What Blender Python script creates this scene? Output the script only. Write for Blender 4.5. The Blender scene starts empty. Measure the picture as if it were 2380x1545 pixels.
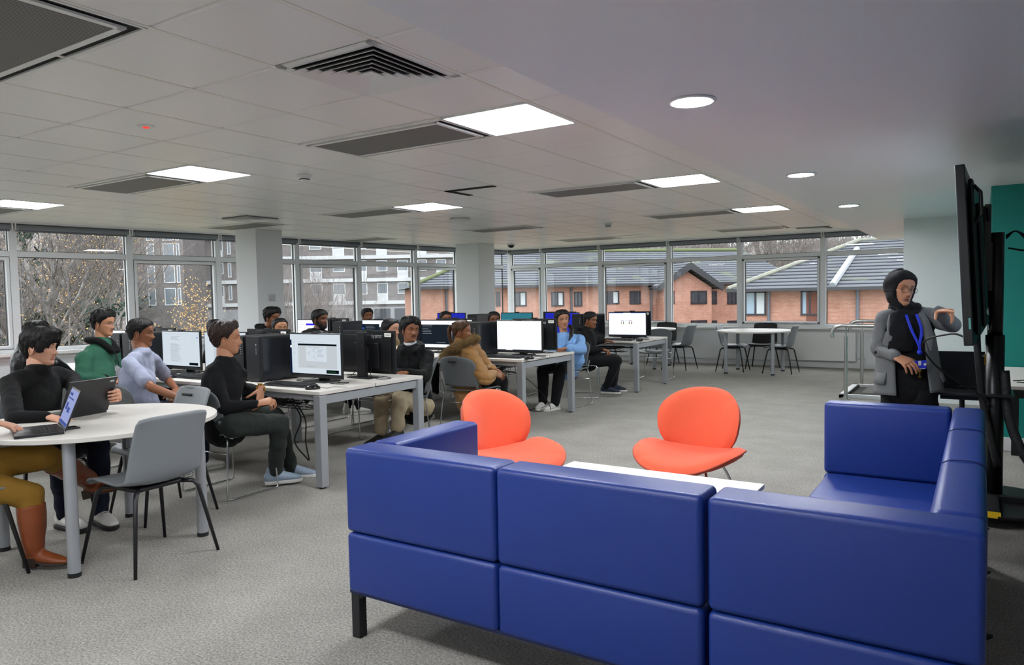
import bpy, math, random
import numpy as np
from mathutils import Vector, Matrix, noise
random.seed(7)
PI = math.pi
col = bpy.context.scene.collection
sc = bpy.context.scene

# ------------------------------------------------------------------ camera
FPX, CXP, CYP = 1700.26, 1190.0, 772.5
PITCH, YAW, ROLL, CH = .0505, .5709, -.0184, 1.424
_fw = np.array([-math.sin(YAW)*math.cos(PITCH), math.cos(YAW)*math.cos(PITCH), -math.sin(PITCH)])
_rt = np.array([math.cos(YAW), math.sin(YAW), 0.])
_up = np.cross(_rt, _fw)
_rt, _up = _rt*math.cos(ROLL)+_up*math.sin(ROLL), _up*math.cos(ROLL)-_rt*math.sin(ROLL)
cd = bpy.data.cameras.new('camera')
cam = bpy.data.objects.new('camera', cd)
col.objects.link(cam)
cd.sensor_width = 36.0
cd.lens = 36.0*FPX/2380.0
cd.clip_end = 600
mw = Matrix.Identity(4)
for i in range(3):
    mw[i][0], mw[i][1], mw[i][2] = _rt[i], _up[i], -_fw[i]
mw[2][3] = CH
cam.matrix_world = mw
sc.camera = cam
sc.view_settings.view_transform = 'Standard'
sc.view_settings.look = 'None'
sc.view_settings.gamma = 1
sc.view_settings.use_curve_mapping = False

def at(x, y, Y=None, X=None, Z=None, W=None):
    """the point of the place seen at photograph pixel (x, y) on the plane Y, X, Z or at depth W"""
    d = _fw*FPX+_rt*(x-CXP)-_up*(y-CYP)
    d = d/(d@_fw)
    if Y is not None: t = Y/d[1]
    elif X is not None: t = X/d[0]
    elif Z is not None: t = (Z-CH)/d[2]
    else: t = W
    return np.array([0, 0, CH])+d*t

# --------------------------------------------------------------- materials
def lin(c):
    if isinstance(c, str):
        c = [int(c[i:i+2], 16)/255 for i in (0, 2, 4)]
        c = [x/12.92 if x <= .04045 else ((x+.055)/1.055)**2.4 for x in c]
    return (c[0], c[1], c[2], 1.0)
_mats = {}
def M(name, c='808080', rough=.5, metal=0, bump=None, var=None, coat=0, spec=.5, sheen=0, emit=None, alpha=None):
    """c colour; bump=(scale, strength[, detail]); var=(scale, other colour, amount)"""
    if name in _mats: return _mats[name]
    m = bpy.data.materials.new(name); m.use_nodes = True
    nt = m.node_tree; b = nt.nodes['Principled BSDF']
    b.inputs['Base Color'].default_value = lin(c)
    b.inputs['Roughness'].default_value = rough
    b.inputs['Metallic'].default_value = metal
    b.inputs['Specular IOR Level'].default_value = spec
    if coat: b.inputs['Coat Weight'].default_value = coat; b.inputs['Coat Roughness'].default_value = .15
    if sheen: b.inputs['Sheen Weight'].default_value = sheen; b.inputs['Sheen Roughness'].default_value = .5
    if emit:
        b.inputs['Emission Color'].default_value = lin(emit[0]); b.inputs['Emission Strength'].default_value = emit[1]
    L = nt.links
    if bump or var:
        tc = nt.nodes.new('ShaderNodeTexCoord')
    if bump:
        n = nt.nodes.new('ShaderNodeTexNoise'); n.inputs['Scale'].default_value = bump[0]
        n.inputs['Detail'].default_value = bump[2] if len(bump) > 2 else 3
        bp = nt.nodes.new('ShaderNodeBump'); bp.inputs['Strength'].default_value = bump[1]; bp.inputs['Distance'].default_value = .01
        L.new(tc.outputs['Object'], n.inputs['Vector']); L.new(n.outputs['Fac'], bp.inputs['Height']); L.new(bp.outputs['Normal'], b.inputs['Normal'])
    if var:
        n = nt.nodes.new('ShaderNodeTexNoise'); n.inputs['Scale'].default_value = var[0]; n.inputs['Detail'].default_value = 5
        r = nt.nodes.new('ShaderNodeValToRGB'); r.color_ramp.elements[0].position = .5-var[2]; r.color_ramp.elements[1].position = .5+var[2]
        r.color_ramp.elements[0].color = lin(c); r.color_ramp.elements[1].color = lin(var[1])
        L.new(tc.outputs['Object'], n.inputs['Vector']); L.new(n.outputs['Fac'], r.inputs['Fac']); L.new(r.outputs['Color'], b.inputs['Base Color'])
    _mats[name] = m
    return m
def emis(name, c, s):
    if name in _mats: return _mats[name]
    m = bpy.data.materials.new(name); m.use_nodes = True; nt = m.node_tree; nt.nodes.clear()
    e = nt.nodes.new('ShaderNodeEmission'); o = nt.nodes.new('ShaderNodeOutputMaterial')
    e.inputs[0].default_value = lin(c); e.inputs[1].default_value = s
    nt.links.new(e.outputs[0], o.inputs[0]); _mats[name] = m
    return m
def glassm(name, tint=(.985, .99, .99), refl=1.0, rough=0):
    if name in _mats: return _mats[name]
    m = bpy.data.materials.new(name); m.use_nodes = True; nt = m.node_tree; nt.nodes.clear()
    o = nt.nodes.new('ShaderNodeOutputMaterial'); mx = nt.nodes.new('ShaderNodeMixShader')
    t = nt.nodes.new('ShaderNodeBsdfTransparent'); g = nt.nodes.new('ShaderNodeBsdfGlossy'); f = nt.nodes.new('ShaderNodeFresnel')
    t.inputs[0].default_value = (*tint, 1); g.inputs['Roughness'].default_value = rough; f.inputs[0].default_value = 1.5
    mu = nt.nodes.new('ShaderNodeMath'); mu.operation = 'MULTIPLY'; mu.inputs[1].default_value = refl
    ge = nt.nodes.new('ShaderNodeNewGeometry'); iv = nt.nodes.new('ShaderNodeMath'); iv.operation = 'SUBTRACT'; iv.inputs[0].default_value = refl
    nt.links.new(ge.outputs['Backfacing'], iv.inputs[1]); cl = nt.nodes.new('ShaderNodeMath'); cl.operation = 'MAXIMUM'; cl.inputs[1].default_value = 0
    nt.links.new(iv.outputs[0], cl.inputs[0]); nt.links.new(cl.outputs[0], mu.inputs[1])
    nt.links.new(f.outputs[0], mu.inputs[0]); nt.links.new(mu.outputs[0], mx.inputs[0])
    nt.links.new(t.outputs[0], mx.inputs[1]); nt.links.new(g.outputs[0], mx.inputs[2]); nt.links.new(mx.outputs[0], o.inputs[0])
    _mats[name] = m
    return m
def node_mat(name):
    m = bpy.data.materials.new(name); m.use_nodes = True; _mats[name] = m
    return m, m.node_tree, m.node_tree.nodes['Principled BSDF']

# ------------------------------------------------------------ mesh builder
def nrm(v):
    v = np.asarray(v, float); return v/(np.linalg.norm(v)+1e-12)
def frame(loc, rz=0, M3=None):
    m = np.eye(4); c, s = math.cos(rz), math.sin(rz)
    m[:3, :3] = [[c, -s, 0], [s, c, 0], [0, 0, 1]] if M3 is None else M3
    m[:3, 3] = loc
    return m
class MB:
    def __init__(s): s.v, s.f, s.m, s.n = [], [], [], 0
    def add(s, v, f, m=0, T=None):
        v = np.asarray(v, float).reshape(-1, 3)
        if T is not None: v = v@T[:3, :3].T+T[:3, 3]
        s.v.append(v); n = s.n
        s.f += [tuple(i+n for i in q) for q in f]
        s.m += list(m) if isinstance(m, (list, tuple, np.ndarray)) else [m]*len(f)
        s.n += len(v); return s
    def box(s, x0, x1, y0, y1, z0, z1, m=0, T=None):
        v = [(x, y, z) for z in (z0, z1) for y in (y0, y1) for x in (x0, x1)]
        return s.add(v, [(0, 2, 3, 1), (4, 5, 7, 6), (0, 1, 5, 4), (2, 6, 7, 3), (0, 4, 6, 2), (1, 3, 7, 5)], m, T)
    def cbox(s, c, d, m=0, T=None):
        return s.box(c[0]-d[0]/2, c[0]+d[0]/2, c[1]-d[1]/2, c[1]+d[1]/2, c[2]-d[2]/2, c[2]+d[2]/2, m, T)
    def tube(s, pts, r, n=8, m=0, side=None, round_=False, closed=False, T=None, caps=True):
        """sweep; r a number, list of numbers or list of (a, b) with a along `side`"""
        P = [np.asarray(p, float) for p in pts]; k = len(P)
        R = [r]*k if not isinstance(r, (list, tuple)) else list(r)
        R = [(q, q) if not isinstance(q, (tuple, list)) else q for q in R]
        if round_:
            a0, b0 = R[0]; a1, b1 = R[-1]
            d0 = nrm(P[0]-P[1])*min(a0, b0); d1 = nrm(P[-1]-P[-2])*min(a1, b1)
            pre = [(P[0]+d0*t, (a0*q, b0*q)) for t, q in ((.97, .22), (.8, .6), (.45, .89))]
            post = [(P[-1]+d1*t, (a1*q, b1*q)) for t, q in ((.45, .89), (.8, .6), (.97, .22))]
            P = [p for p, _ in pre]+P+[p for p, _ in post]; R = [q for _, q in pre]+R+[q for _, q in post]; k = len(P)
        V = []; prev = None
        for i in range(k):
            if closed: t = nrm(P[(i+1) % k]-P[i-1])
            else: t = nrm(P[min(i+1, k-1)]-P[max(i-1, 0)])
            if side is not None: a = np.asarray(side, float)
            elif prev is not None: a = prev
            else: a = np.array([0, 0, 1.]) if abs(t[2]) < .9 else np.array([1., 0, 0])
            a = a-t*(a@t); a = nrm(a); prev = a; b = np.cross(t, a)
            for j in range(n):
                th = 2*PI*j/n
                V.append(P[i]+a*math.cos(th)*R[i][0]+b*math.sin(th)*R[i][1])
        F = []
        for i in range(k if closed else k-1):
            for j in range(n):
                a_, b_ = i*n+j, i*n+(j+1) % n; c_, d_ = ((i+1) % k)*n+(j+1) % n, ((i+1) % k)*n+j
                F.append((a_, b_, c_, d_))
        if caps and not closed:
            F.append(tuple(range(n-1, -1, -1))); F.append(tuple((k-1)*n+j for j in range(n)))
        return s.add(V, F, m, T)
    def cyl(s, c, r, z0, z1, n=20, m=0, T=None):
        return s.tube([(c[0], c[1], z0), (c[0], c[1], z1)], r, n, m, T=T)
    def lathe(s, prof, n=24, m=0, T=None):
        V = [(r*math.cos(2*PI*j/n), r*math.sin(2*PI*j/n), z) for r, z in prof for j in range(n)]
        F = [(i*n+j, i*n+(j+1) % n, (i+1)*n+(j+1) % n, (i+1)*n+j) for i in range(len(prof)-1) for j in range(n)]
        F.append(tuple(range(n-1, -1, -1))); F.append(tuple((len(prof)-1)*n+j for j in range(n)))
        return s.add(V, F, m, T)
    def ell(s, c, r, nu=16, nv=10, m=0, T=None, M3=None):
        V = []
        for i in range(nv+1):
            ph = PI*i/nv
            for j in range(nu):
                th = 2*PI*j/nu; V.append((r[0]*math.sin(ph)*math.cos(th), r[1]*math.sin(ph)*math.sin(th), -r[2]*math.cos(ph)))
        V = np.array(V)
        if M3 is not None: V = V@np.asarray(M3).T
        V = V+np.asarray(c)
        return s.add(V, [(i*nu+j, i*nu+(j+1) % nu, (i+1)*nu+(j+1) % nu, (i+1)*nu+j) for i in range(nv) for j in range(nu)], m, T)
    def prism(s, poly, vec, m=0, T=None):
        """poly: 3-d points; vec: extrusion"""
        p = np.asarray(poly, float); k = len(p); V = np.vstack([p, p+np.asarray(vec, float)])
        F = [tuple(range(k-1, -1, -1)), tuple(range(k, 2*k))]+[(i, (i+1) % k, k+(i+1) % k, k+i) for i in range(k)]
        return s.add(V, F, m, T)
    def shell(s, fn, nu, nv, th, m=0, T=None, closed=False):
        """thick sheet from fn(u, v) in 0..1, thickness th along the surface normal"""
        g = np.array([[fn(i/nu, j/nv) for j in range(nv+1)] for i in range(nu+1)], float)
        du = np.gradient(g, axis=0); dv = np.gradient(g, axis=1); N = np.cross(du, dv)
        N /= np.linalg.norm(N, axis=2, keepdims=True)+1e-12
        V = np.vstack([g.reshape(-1, 3), (g-N*th).reshape(-1, 3)]); w = nv+1; o = (nu+1)*w
        F = []
        for i in range(nu):
            for j in range(nv):
                a, b, c, d = i*w+j, (i+1)*w+j, (i+1)*w+j+1, i*w+j+1
                F += [(a, b, c, d), (o+d, o+c, o+b, o+a)]
        for i in range(nu):
            F += [(i*w, o+i*w, o+(i+1)*w, (i+1)*w), ((i+1)*w+nv, o+(i+1)*w+nv, o+i*w+nv, i*w+nv)]
        for j in range(nv):
            F += [(j+1, o+j+1, o+j, j), (nu*w+j, o+nu*w+j, o+nu*w+j+1, nu*w+j+1)]
        return s.add(V, F, m, T)
    def arrays(s): return (np.vstack(s.v) if s.v else np.zeros((0, 3))), s.f, s.m
    def mesh(s, name, mats, smooth=False):
        v, f, m = s.arrays(); me = bpy.data.meshes.new(name)
        me.from_pydata(v.tolist(), [], f)
        for q in (mats if isinstance(mats, (list, tuple)) else [mats]): me.materials.append(q)
        if max(m, default=0): me.polygons.foreach_set('material_index', m)
        if smooth: me.polygons.foreach_set('use_smooth', [True]*len(me.polygons))
        me.update(); return me
    def build(s, name, mats, parent=None, smooth=False, bevel=0, seg=2, loc=None, sub=0, auto=False):
        o = bpy.data.objects.new(name, s.mesh(name, mats, smooth or auto)); col.objects.link(o)
        if parent is not None: o.parent = parent
        if loc is not None: o.location = loc
        if bevel:
            b = o.modifiers.new('b', 'BEVEL'); b.width = bevel; b.segments = seg; b.limit_method = 'ANGLE'; b.angle_limit = .6
            if seg > 1 and (smooth or auto): b.harden_normals = False
        if sub:
            q = o.modifiers.new('s', 'SUBSURF'); q.levels = q.render_levels = sub
        if auto:
            me = o.data; n = len(me.edges); sh = np.zeros(n, bool)
            fn = np.empty(len(me.polygons)*3); me.polygons.foreach_get('normal', fn); fn = fn.reshape(-1, 3)
            ek = {}
            for p in me.polygons:
                for k in p.edge_keys: ek.setdefault(k, []).append(p.index)
            for e in me.edges:
                q = ek.get(e.key, ())
                if len(q) == 2 and fn[q[0]]@fn[q[1]] < .75: sh[e.index] = True
            at_ = me.attributes.new('sharp_edge', 'BOOLEAN', 'EDGE'); at_.data.foreach_set('value', sh)
        return o
def tag(o, label=None, cat=None, group=None, kind=None):
    if label: o['label'] = label
    if cat: o['category'] = cat
    if group: o['group'] = group
    if kind: o['kind'] = kind
    return o
def empty(name, loc=(0, 0, 0), rz=0, label=None, cat=None, group=None):
    o = bpy.data.objects.new(name, None); col.objects.link(o); o.empty_display_size = .1
    o.location = loc; o.rotation_euler = (0, 0, rz)
    return tag(o, label, cat, group)
def kids(o): return [c for c in bpy.data.objects if c.parent == o]
_kid = {}
def proto_done(o):
    """remember the parts of a prototype so that copies are quick"""
    ch = kids(o); _kid[o.name] = ch
    for c in ch: proto_done(c)
    return o
def copy_tree(o, parent=None):
    c = o.copy(); col.objects.link(c); c.parent = parent
    for ch in _kid.get(o.name, ()): copy_tree(ch, c)
    return c
def place(proto, loc, rz, label, group=None, flag={}):
    o = copy_tree(proto) if flag.get(proto.name) else proto
    if o is proto: flag[proto.name] = True
    o.location = loc; o.rotation_euler = (0, 0, rz); o['label'] = label
    if group: o['group'] = group
    return o
def struct(o): o['kind'] = 'structure'; return o
_DG = None
def remesh(mb, voxel, smooth=3, fac=.5):
    """union of the closed shapes of mb as one continuous surface"""
    me = mb.mesh('tmp', []); o = bpy.data.objects.new('tmp', me); col.objects.link(o)
    r = o.modifiers.new('r', 'REMESH'); r.mode = 'VOXEL'; r.voxel_size = voxel
    if smooth: q = o.modifiers.new('q', 'SMOOTH'); q.factor = fac; q.iterations = smooth
    dg = bpy.context.evaluated_depsgraph_get(); ev = o.evaluated_get(dg); m2 = ev.to_mesh()
    n = len(m2.vertices); v = np.empty(n*3); m2.vertices.foreach_get('co', v)
    k = len(m2.polygons); lt = np.empty(k, int); m2.polygons.foreach_get('loop_total', lt)
    vi = np.empty(len(m2.loops), int); m2.loops.foreach_get('vertex_index', vi)
    nn = np.empty(n*3); m2.vertices.foreach_get('normal', nn)
    f = []; i = 0
    for t in lt.tolist(): f.append(tuple(vi[i:i+t].tolist())); i += t
    ev.to_mesh_clear(); bpy.data.objects.remove(o); bpy.data.meshes.remove(me)
    return v.reshape(-1, 3), f, nn.reshape(-1, 3)
_FONT = {
'i': [[(0, 0), (0, 3)], [(0, 3.8), (0, 4.2)]], 'y': [[(0, 3), (1, 0)], [(2, 3), (.5, -1.3)]], 'a': [[(0, 2.7), (1.6, 3), (2, 2.4), (2, 0), (.4, 0), (0, .8), (.4, 1.7), (2, 1.7)]],
'm': [[(0, 0), (0, 3)], [(0, 2.5), (.8, 3), (1.5, 2.6), (1.5, 0)], [(1.5, 2.5), (2.3, 3), (3, 2.6), (3, 0)]]}
def stroke_text(mb, txt, h, w, T, m=0, slant=.15):
    """lettering as thin raised bars in the local x-z plane of T (facing -y)"""
    x = 0; k = h/4.2
    for ch in txt:
        if ch == ' ': x += 2; continue
        wd = 0
        for s_ in _FONT[ch]:
            for (x0, z0), (x1, z1) in zip(s_, s_[1:]):
                mb.tube([((x+x0+z0*slant)*k, 0, z0*k), ((x+x1+z1*slant)*k, 0, z1*k)], w, 4, m, T=T)
            wd = max(wd, max(p[0] for p in s_))
        x += wd+1.1
    return mb
# =============================================================== THE ROOM
ZC, ZS, YW = 2.49, 2.29, 14.36
def XL(Y): return -10.55+.128*(Y-4.4)
# carpet
m, nt, b = node_mat('carpet')
tc = nt.nodes.new('ShaderNodeTexCoord')
def noise_n(s, d=4, r=.6):
    n = nt.nodes.new('ShaderNodeTexNoise'); n.inputs['Scale'].default_value = s; n.inputs['Detail'].default_value = d
    n.inputs['Roughness'].default_value = r
    nt.links.new(tc.outputs['Object'], n.inputs['Vector']); return n
n1, n2, n3 = noise_n(95, 6, .75), noise_n(300, 2), noise_n(3, 3)
r = nt.nodes.new('ShaderNodeValToRGB'); e = r.color_ramp.elements
e[0].position = .36; e[0].color = lin('6F6C67'); e[1].position = .66; e[1].color = lin('B5B2A9')
x = e.new(.5); x.color = lin('928F89')
nt.links.new(n1.outputs['Fac'], r.inputs['Fac'])
mx = nt.nodes.new('ShaderNodeMixRGB'); mx.blend_type = 'OVERLAY'; mx.inputs[0].default_value = .3
nt.links.new(r.outputs[0], mx.inputs[1]); nt.links.new(n2.outputs['Fac'], mx.inputs[2])
mx2 = nt.nodes.new('ShaderNodeMixRGB'); mx2.blend_type = 'SOFT_LIGHT'; mx2.inputs[0].default_value = .35
nt.links.new(mx.outputs[0], mx2.inputs[1]); nt.links.new(n3.outputs['Fac'], mx2.inputs[2])
nt.links.new(mx2.outputs[0], b.inputs['Base Color']); b.inputs['Roughness'].default_value = .95; b.inputs['Specular IOR Level'].default_value = .2
bp = nt.nodes.new('ShaderNodeBump'); bp.inputs['Strength'].default_value = .35; bp.inputs['Distance'].default_value = .01
nt.links.new(n2.outputs['Fac'], bp.inputs['Height']); nt.links.new(bp.outputs[0], b.inputs['Normal'])

W_ = M('wall_white', 'DDDEDC', .75, bump=(60, .05))
W2 = M('wall_cool', 'E0E3E4', .7, bump=(60, .05))
SOF = M('soffit_paint', 'E9EBED', .42, bump=(9, .03))
TEAL = M('teal_paint', '06877E', .5, bump=(60, .04))
FRM = M('window_frame', 'E4E7E9', .4)
GASK = M('gasket', '101214', .6)
BLIND = M('blind_grey', '7C8086', .7)
WHITE = M('white_plastic', 'E6E7E5', .4)
SKIRT = M('skirting_paint', 'D9DBDA', .45)
TILE = M('ceiling_tile', 'EFEEEA', .30, bump=(260, .05, 1), spec=.45)
TGAP = M('ceiling_gap', 'EDEBE2', .6)
BLACK = M('black_void', '08090A', .8)
GLASS = glassm('window_pane', refl=1.0)

mb = MB(); mb.prism([(XL(-4.2), -4.2, -.3), (4, -4.2, -.3), (4, YW, -.3), (XL(YW), YW, -.3)], (0, 0, .3))
struct(mb.build('floor', _mats['carpet']))

# tiled ceiling -----------------------------------------------------------
X0, DX, Y0, DY = -2.11, .6153, 1.685, .6
def cell(i, j, w=1, h=1): return (X0-DX*(i+w), X0-DX*i, Y0+DY*j, Y0+DY*(j+h))
LIGHTS = [(0, 3), (0, 8), (0, 13), (5, 3), (5, 8), (10, 3), (0, -2), (5, -2), (10, -2), (0, -7), (5, -7)]
GRILLES = [(1, -1), (1, 3), (6, 3), (11, 3), (1, 8), (6, 8), (10, 8), (1, 13), (6, 13), (11, 13), (1, 18), (6, 18)]
DIFFS = [(0, 1), (9, 7), (0, 19)]
used = set(LIGHTS)|set(DIFFS)|{(5, 18)}
for i, j in GRILLES: used |= {(i, j), (i+1, j)}
mb = MB()
for i in range(-1, 16):
    for j in range(-10, 22):
        if (i, j) in used: continue
        x0, x1, y0, y1 = cell(i, j); g = .005
        if i == -1: x1 = -1.53
        y1 = min(y1, YW)
        if x0 < XL(y0)+.02: x0 = XL(y1)+.02
        if x1-x0 < .05 or y1-y0 < .05: continue
        a, b_ = g, g+.012
        V = [(x0+a, y0+a, ZC), (x1-a, y0+a, ZC), (x1-a, y1-a, ZC), (x0+a, y1-a, ZC),
             (x0+b_, y0+b_, ZC-.006), (x1-b_, y0+b_, ZC-.006), (x1-b_, y1-b_, ZC-.006), (x0+b_, y1-b_, ZC-.006)]
        mb.add(V, [(4, 7, 6, 5), (0, 4, 5, 1), (1, 5, 6, 2), (2, 6, 7, 3), (3, 7, 4, 0)], 0)
for i in range(0, 16):
    x = X0-DX*i; mb.box(x-.012, x+.012, -4.2, YW, ZC-.007, ZC-.001, 1)
mb.prism([(XL(-4.2), -4.2, ZC+.001), (-1.5, -4.2, ZC+.001), (-1.5, YW, ZC+.001), (XL(YW), YW, ZC+.001)], (0, 0, .25), 1)
# remove the backing under the recessed fittings: it is cut as strips instead
ceil = mb.build('ceiling', [TILE, TGAP]); struct(ceil)
# dropped plasterboard ceiling over the seating area
mb = MB(); mb.box(-1.53, 4, -4.2, YW, ZS, ZC+.25)
struct(mb.build('ceiling_lowered', SOF))

# fittings ------------------------------------------------------------------
LIT = emis('light_panel', 'F7FAFF', 19)
FRW = M('fitting_white', 'E9EAE6', .35)
def panel_light(lit):
    r_ = empty('ceiling_light_panel', cat='ceiling light')
    h = DX/2-.004; k = DY/2-.004
    f = MB()
    for s in (-1, 1):
        f.box(s*h-.014 if s > 0 else -h, h if s > 0 else -h+.014, -k, k, -.012, .0)
        f.box(-h, h, (k-.014) if s > 0 else -k, k if s > 0 else -k+.014, -.012, .0)
    f.build('frame', FRW, r_)
    f = MB(); f.box(-h+.014, h-.014, -k+.014, k-.014, -.007, -.001)
    f.build('diffuser', LIT if lit else M('unlit_diffuser', 'E4E6E6', .4), r_)
    return proto_done(r_)
pl = panel_light(True)
lab = {(0, 3): 'large bright square light panel nearest the camera, right of a long grille',
       (0, 8): 'bright square light panel in the middle of the row beside the lowered ceiling',
       (0, 13): 'smallest bright light panel, farthest along the row beside the lowered ceiling',
       (5, 3): 'bright square light panel above the man in the white t-shirt, left part of the ceiling',
       (5, 8): 'bright square light panel above the round-domed smoke detector and the second pillar',
       (10, 3): 'bright square light panel cut by the left edge of the photo'}
for c in LIGHTS:
    x0, x1, y0, y1 = cell(*c)
    place(pl, ((x0+x1)/2, (y0+y1)/2, ZC), 0, lab.get(c, 'bright square light panel behind the camera'), 'square light panels in the tiled ceiling')
x0, x1, y0, y1 = cell(5, 18); u = panel_light(False); u.location = ((x0+x1)/2, (y0+y1)/2, ZC)
tag(u, 'unlit white square light panel near the window wall')
GMESH, gnt, gb = node_mat('grille_mesh')
gb.inputs['Roughness'].default_value = .5
w = gnt.nodes.new('ShaderNodeTexWave'); w.inputs['Scale'].default_value = 22; w.wave_type = 'BANDS'; w.bands_direction = 'X'
tcg = gnt.nodes.new('ShaderNodeTexCoord'); gnt.links.new(tcg.outputs['Object'], w.inputs['Vector'])
r = gnt.nodes.new('ShaderNodeValToRGB'); r.color_ramp.elements[0].color = lin('2E2E2E'); r.color_ramp.elements[1].color = lin('8C8A86')
gnt.links.new(w.outputs['Fac'], r.inputs[0]); gnt.links.new(r.outputs[0], gb.inputs['Base Color'])
def grille():
    r_ = empty('ceiling_grille', cat='air grille'); h, k = DX-.004, DY/2-.004
    f = MB()
    f.box(-h, h, -k, -k+.03, -.012, -.001); f.box(-h, h, k-.012, k, -.012, -.001)
    f.box(-h, -h+.03, -k, k, -.012, -.001); f.box(h-.012, h, -k, k, -.012, -.001)
    f.build('surround', FRW, r_)
    f = MB(); f.box(-h+.03, h-.012, -k+.03, k-.012, -.004, -.002); f.build('cavity', BLACK, r_)
    f = MB(); a, c, p, q = -h+.04, h-.05, -k+.045, k-.055
    f.box(a, c, p, p+.03, -.018, -.008); f.box(a, c, q-.03, q, -.018, -.008)
    f.box(a, a+.03, p, q, -.018, -.008); f.box(c-.03, c, p, q, -.018, -.008)
    f.build('panel_border', FRW, r_)
    f = MB(); f.box(a+.03, c-.03, p+.03, q-.03, -.015, -.010); f.build('mesh_panel', GMESH, r_)
    return proto_done(r_)
gp = grille()
glab = {(1, -1): 'large ribbed grey ceiling grille in the top left corner', (1, 3): 'long grey ceiling grille left of the largest light panel',
 (6, 3): 'grey ceiling grille left of the light panel above the man in the white t-shirt', (11, 3): 'sliver of grey ceiling grille at the left edge of the photo',
 (1, 8): 'long flat ceiling grille left of the middle light panel by the lowered ceiling', (6, 8): 'ceiling grille left of the light panel in the ceiling centre',
 (10, 8): 'ceiling grille directly in front of the nearest pillar', (1, 13): 'ceiling grille left of the farthest small light panel',
 (6, 13): 'faint ceiling grille in front of the second pillar', (11, 13): 'faint ceiling grille above the windows between the two pillars',
 (1, 18): 'ceiling grille close to the window wall on the right', (6, 18): 'faint ceiling grille close to the window wall right of the second pillar'}
for c in GRILLES:
    x0, x1, y0, y1 = cell(*c, 2)
    place(gp, ((x0+x1)/2, (y0+y1)/2, ZC), 0, glab[c], 'long air grilles in the tiled ceiling')
def diffuser():
    r_ = empty('air_diffuser', cat='air vent'); h = .3
    f = MB(); f.box(-h, h, -h+.0, -h+.045, -.010, -.001); f.box(-h, h, h-.045, h, -.010, -.001); f.box(-h, -h+.045, -h, h, -.010, -.001); f.box(h-.045, h, -h, h, -.010, -.001)
    f.build('surround', FRW, r_)
    f = MB(); f.box(-h+.045, h-.045, -h+.045, h-.045, -.003, -.0015); f.build('cavity', BLACK, r_)
    f = MB()
    for k in range(6):
        a = .255-.042*k; b_ = a-.034; z0, z1 = -.004, -.026
        o = [(-a, -a), (a, -a), (a, a), (-a, a)]; n = [(-b_, -b_), (b_, -b_), (b_, b_), (-b_, b_)]
        V = [(*p, z1) for p in o]+[(*p, z0) for p in n]
        V += [(v[0], v[1], v[2]-.0025) for v in V]
        F = []
        for q in range(4):
            p = (q+1) % 4; F += [(q, p, 4+p, 4+q), (8+q, 12+q, 12+p, 8+p), (q, 8+q, 8+p, p), (4+q, 4+p, 12+p, 12+q)]
        f.add(V, F)
    f.box(-.035, .035, -.035, .035, -.022, -.018)
    f.build('louvres', FRW, r_)
    return proto_done(r_)
dp = diffuser()
for c, l in zip(DIFFS, ['large square air diffuser with stepped louvres near the top of the photo', 'small square air diffuser in front of the nearest pillar',
                        'square air diffuser by the corner of the lowered ceiling and window wall']):
    x0, x1, y0, y1 = cell(*c); place(dp, ((x0+x1)/2, (y0+y1)/2, ZC), 0, l, 'square air diffusers')
# slipped tile
f = MB(); f.box(-4.56, -3.97, 5.89, 5.95, ZC-.012, ZC-.0065); f.box(-4.56, -4.50, 5.89, 6.3, ZC-.012, ZC-.0065)
tag(f.build('ceiling_gap', BLACK), 'dark slot where a ceiling tile has slipped, mid ceiling', 'ceiling gap')
# downlights in the lowered ceiling
def downlight():
    r_ = empty('downlight', cat='ceiling light')
    f = MB(); f.tube([(.098*math.cos(t), .098*math.sin(t), -.003) for t in np.linspace(0, 2*PI, 32, endpoint=False)], [(.006, .012)]*32, 8, side=(0, 0, 1), closed=True)
    f.build('trim_ring', WHITE, r_, smooth=True)
    f = MB(); f.lathe([(.088, -.002), (.086, -.006), (.07, -.004), (.04, -.003), (.0, -.003)], 32); f.build('reflector', M('chrome_reflector', 'CFD6DC', .12, 1, emit=('DDE8FF', .5)), r_, smooth=True)
    f = MB(); f.lathe([(.078, -.0075), (.087, -.0075), (.087, -.0055)], 32)
    f.lathe([(0, -.0085), (.03, -.0085), (.03, -.006)], 20); f.build('lamp', emis('downlight_lamp', 'F4F7FF', 170), r_)
    return proto_done(r_)
dl = downlight()
for (x, y), l in zip([(-1.116, 3.28), (-1.148, 5.83), (-1.167, 8.29), (-1.1, .75), (-1.1, -1.8), (-1.1, -3.6)],
    ['large round downlight nearest the camera in the smooth ceiling', 'middle of the three round downlights in the smooth ceiling', 'smallest and farthest round downlight in the smooth ceiling']+['round downlight behind the camera']*3):
    place(dl, (x, y, ZS-.001), 0, l, 'round downlights in the lowered ceiling')
# detectors
def detector(name, x, y, r0, label, cat, dome=False, dark=False):
    r_ = empty(name, (x, y, ZC-.007), 0, label, cat)
    f = MB(); f.lathe([(r0, 0), (r0, -.012), (r0*.92, -.018), (r0*.5, -.02), (0, -.02)], 28); f.build('base', WHITE, r_, smooth=True)
    f = MB()
    if dome: f.lathe([(r0*.78, -.02), (r0*.74, -.045), (r0*.5, -.066), (r0*.25, -.074), (0, -.075)], 28)
    else: f.lathe([(r0*.8, -.02), (r0*.8, -.028), (r0*.62, -.034), (r0*.62, -.042), (r0*.3, -.058), (0, -.060)], 28)
    f.build('head', M('dome_black', '15161A', .15) if dark else WHITE, r_, smooth=True)
    if not dome:
        f = MB(); f.tube([(r0*.66*math.cos(t), r0*.66*math.sin(t), -.037) for t in np.linspace(0, 2*PI, 24, endpoint=False)], .004, 5, closed=True); f.build('vent_slot', GASK, r_)
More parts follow.
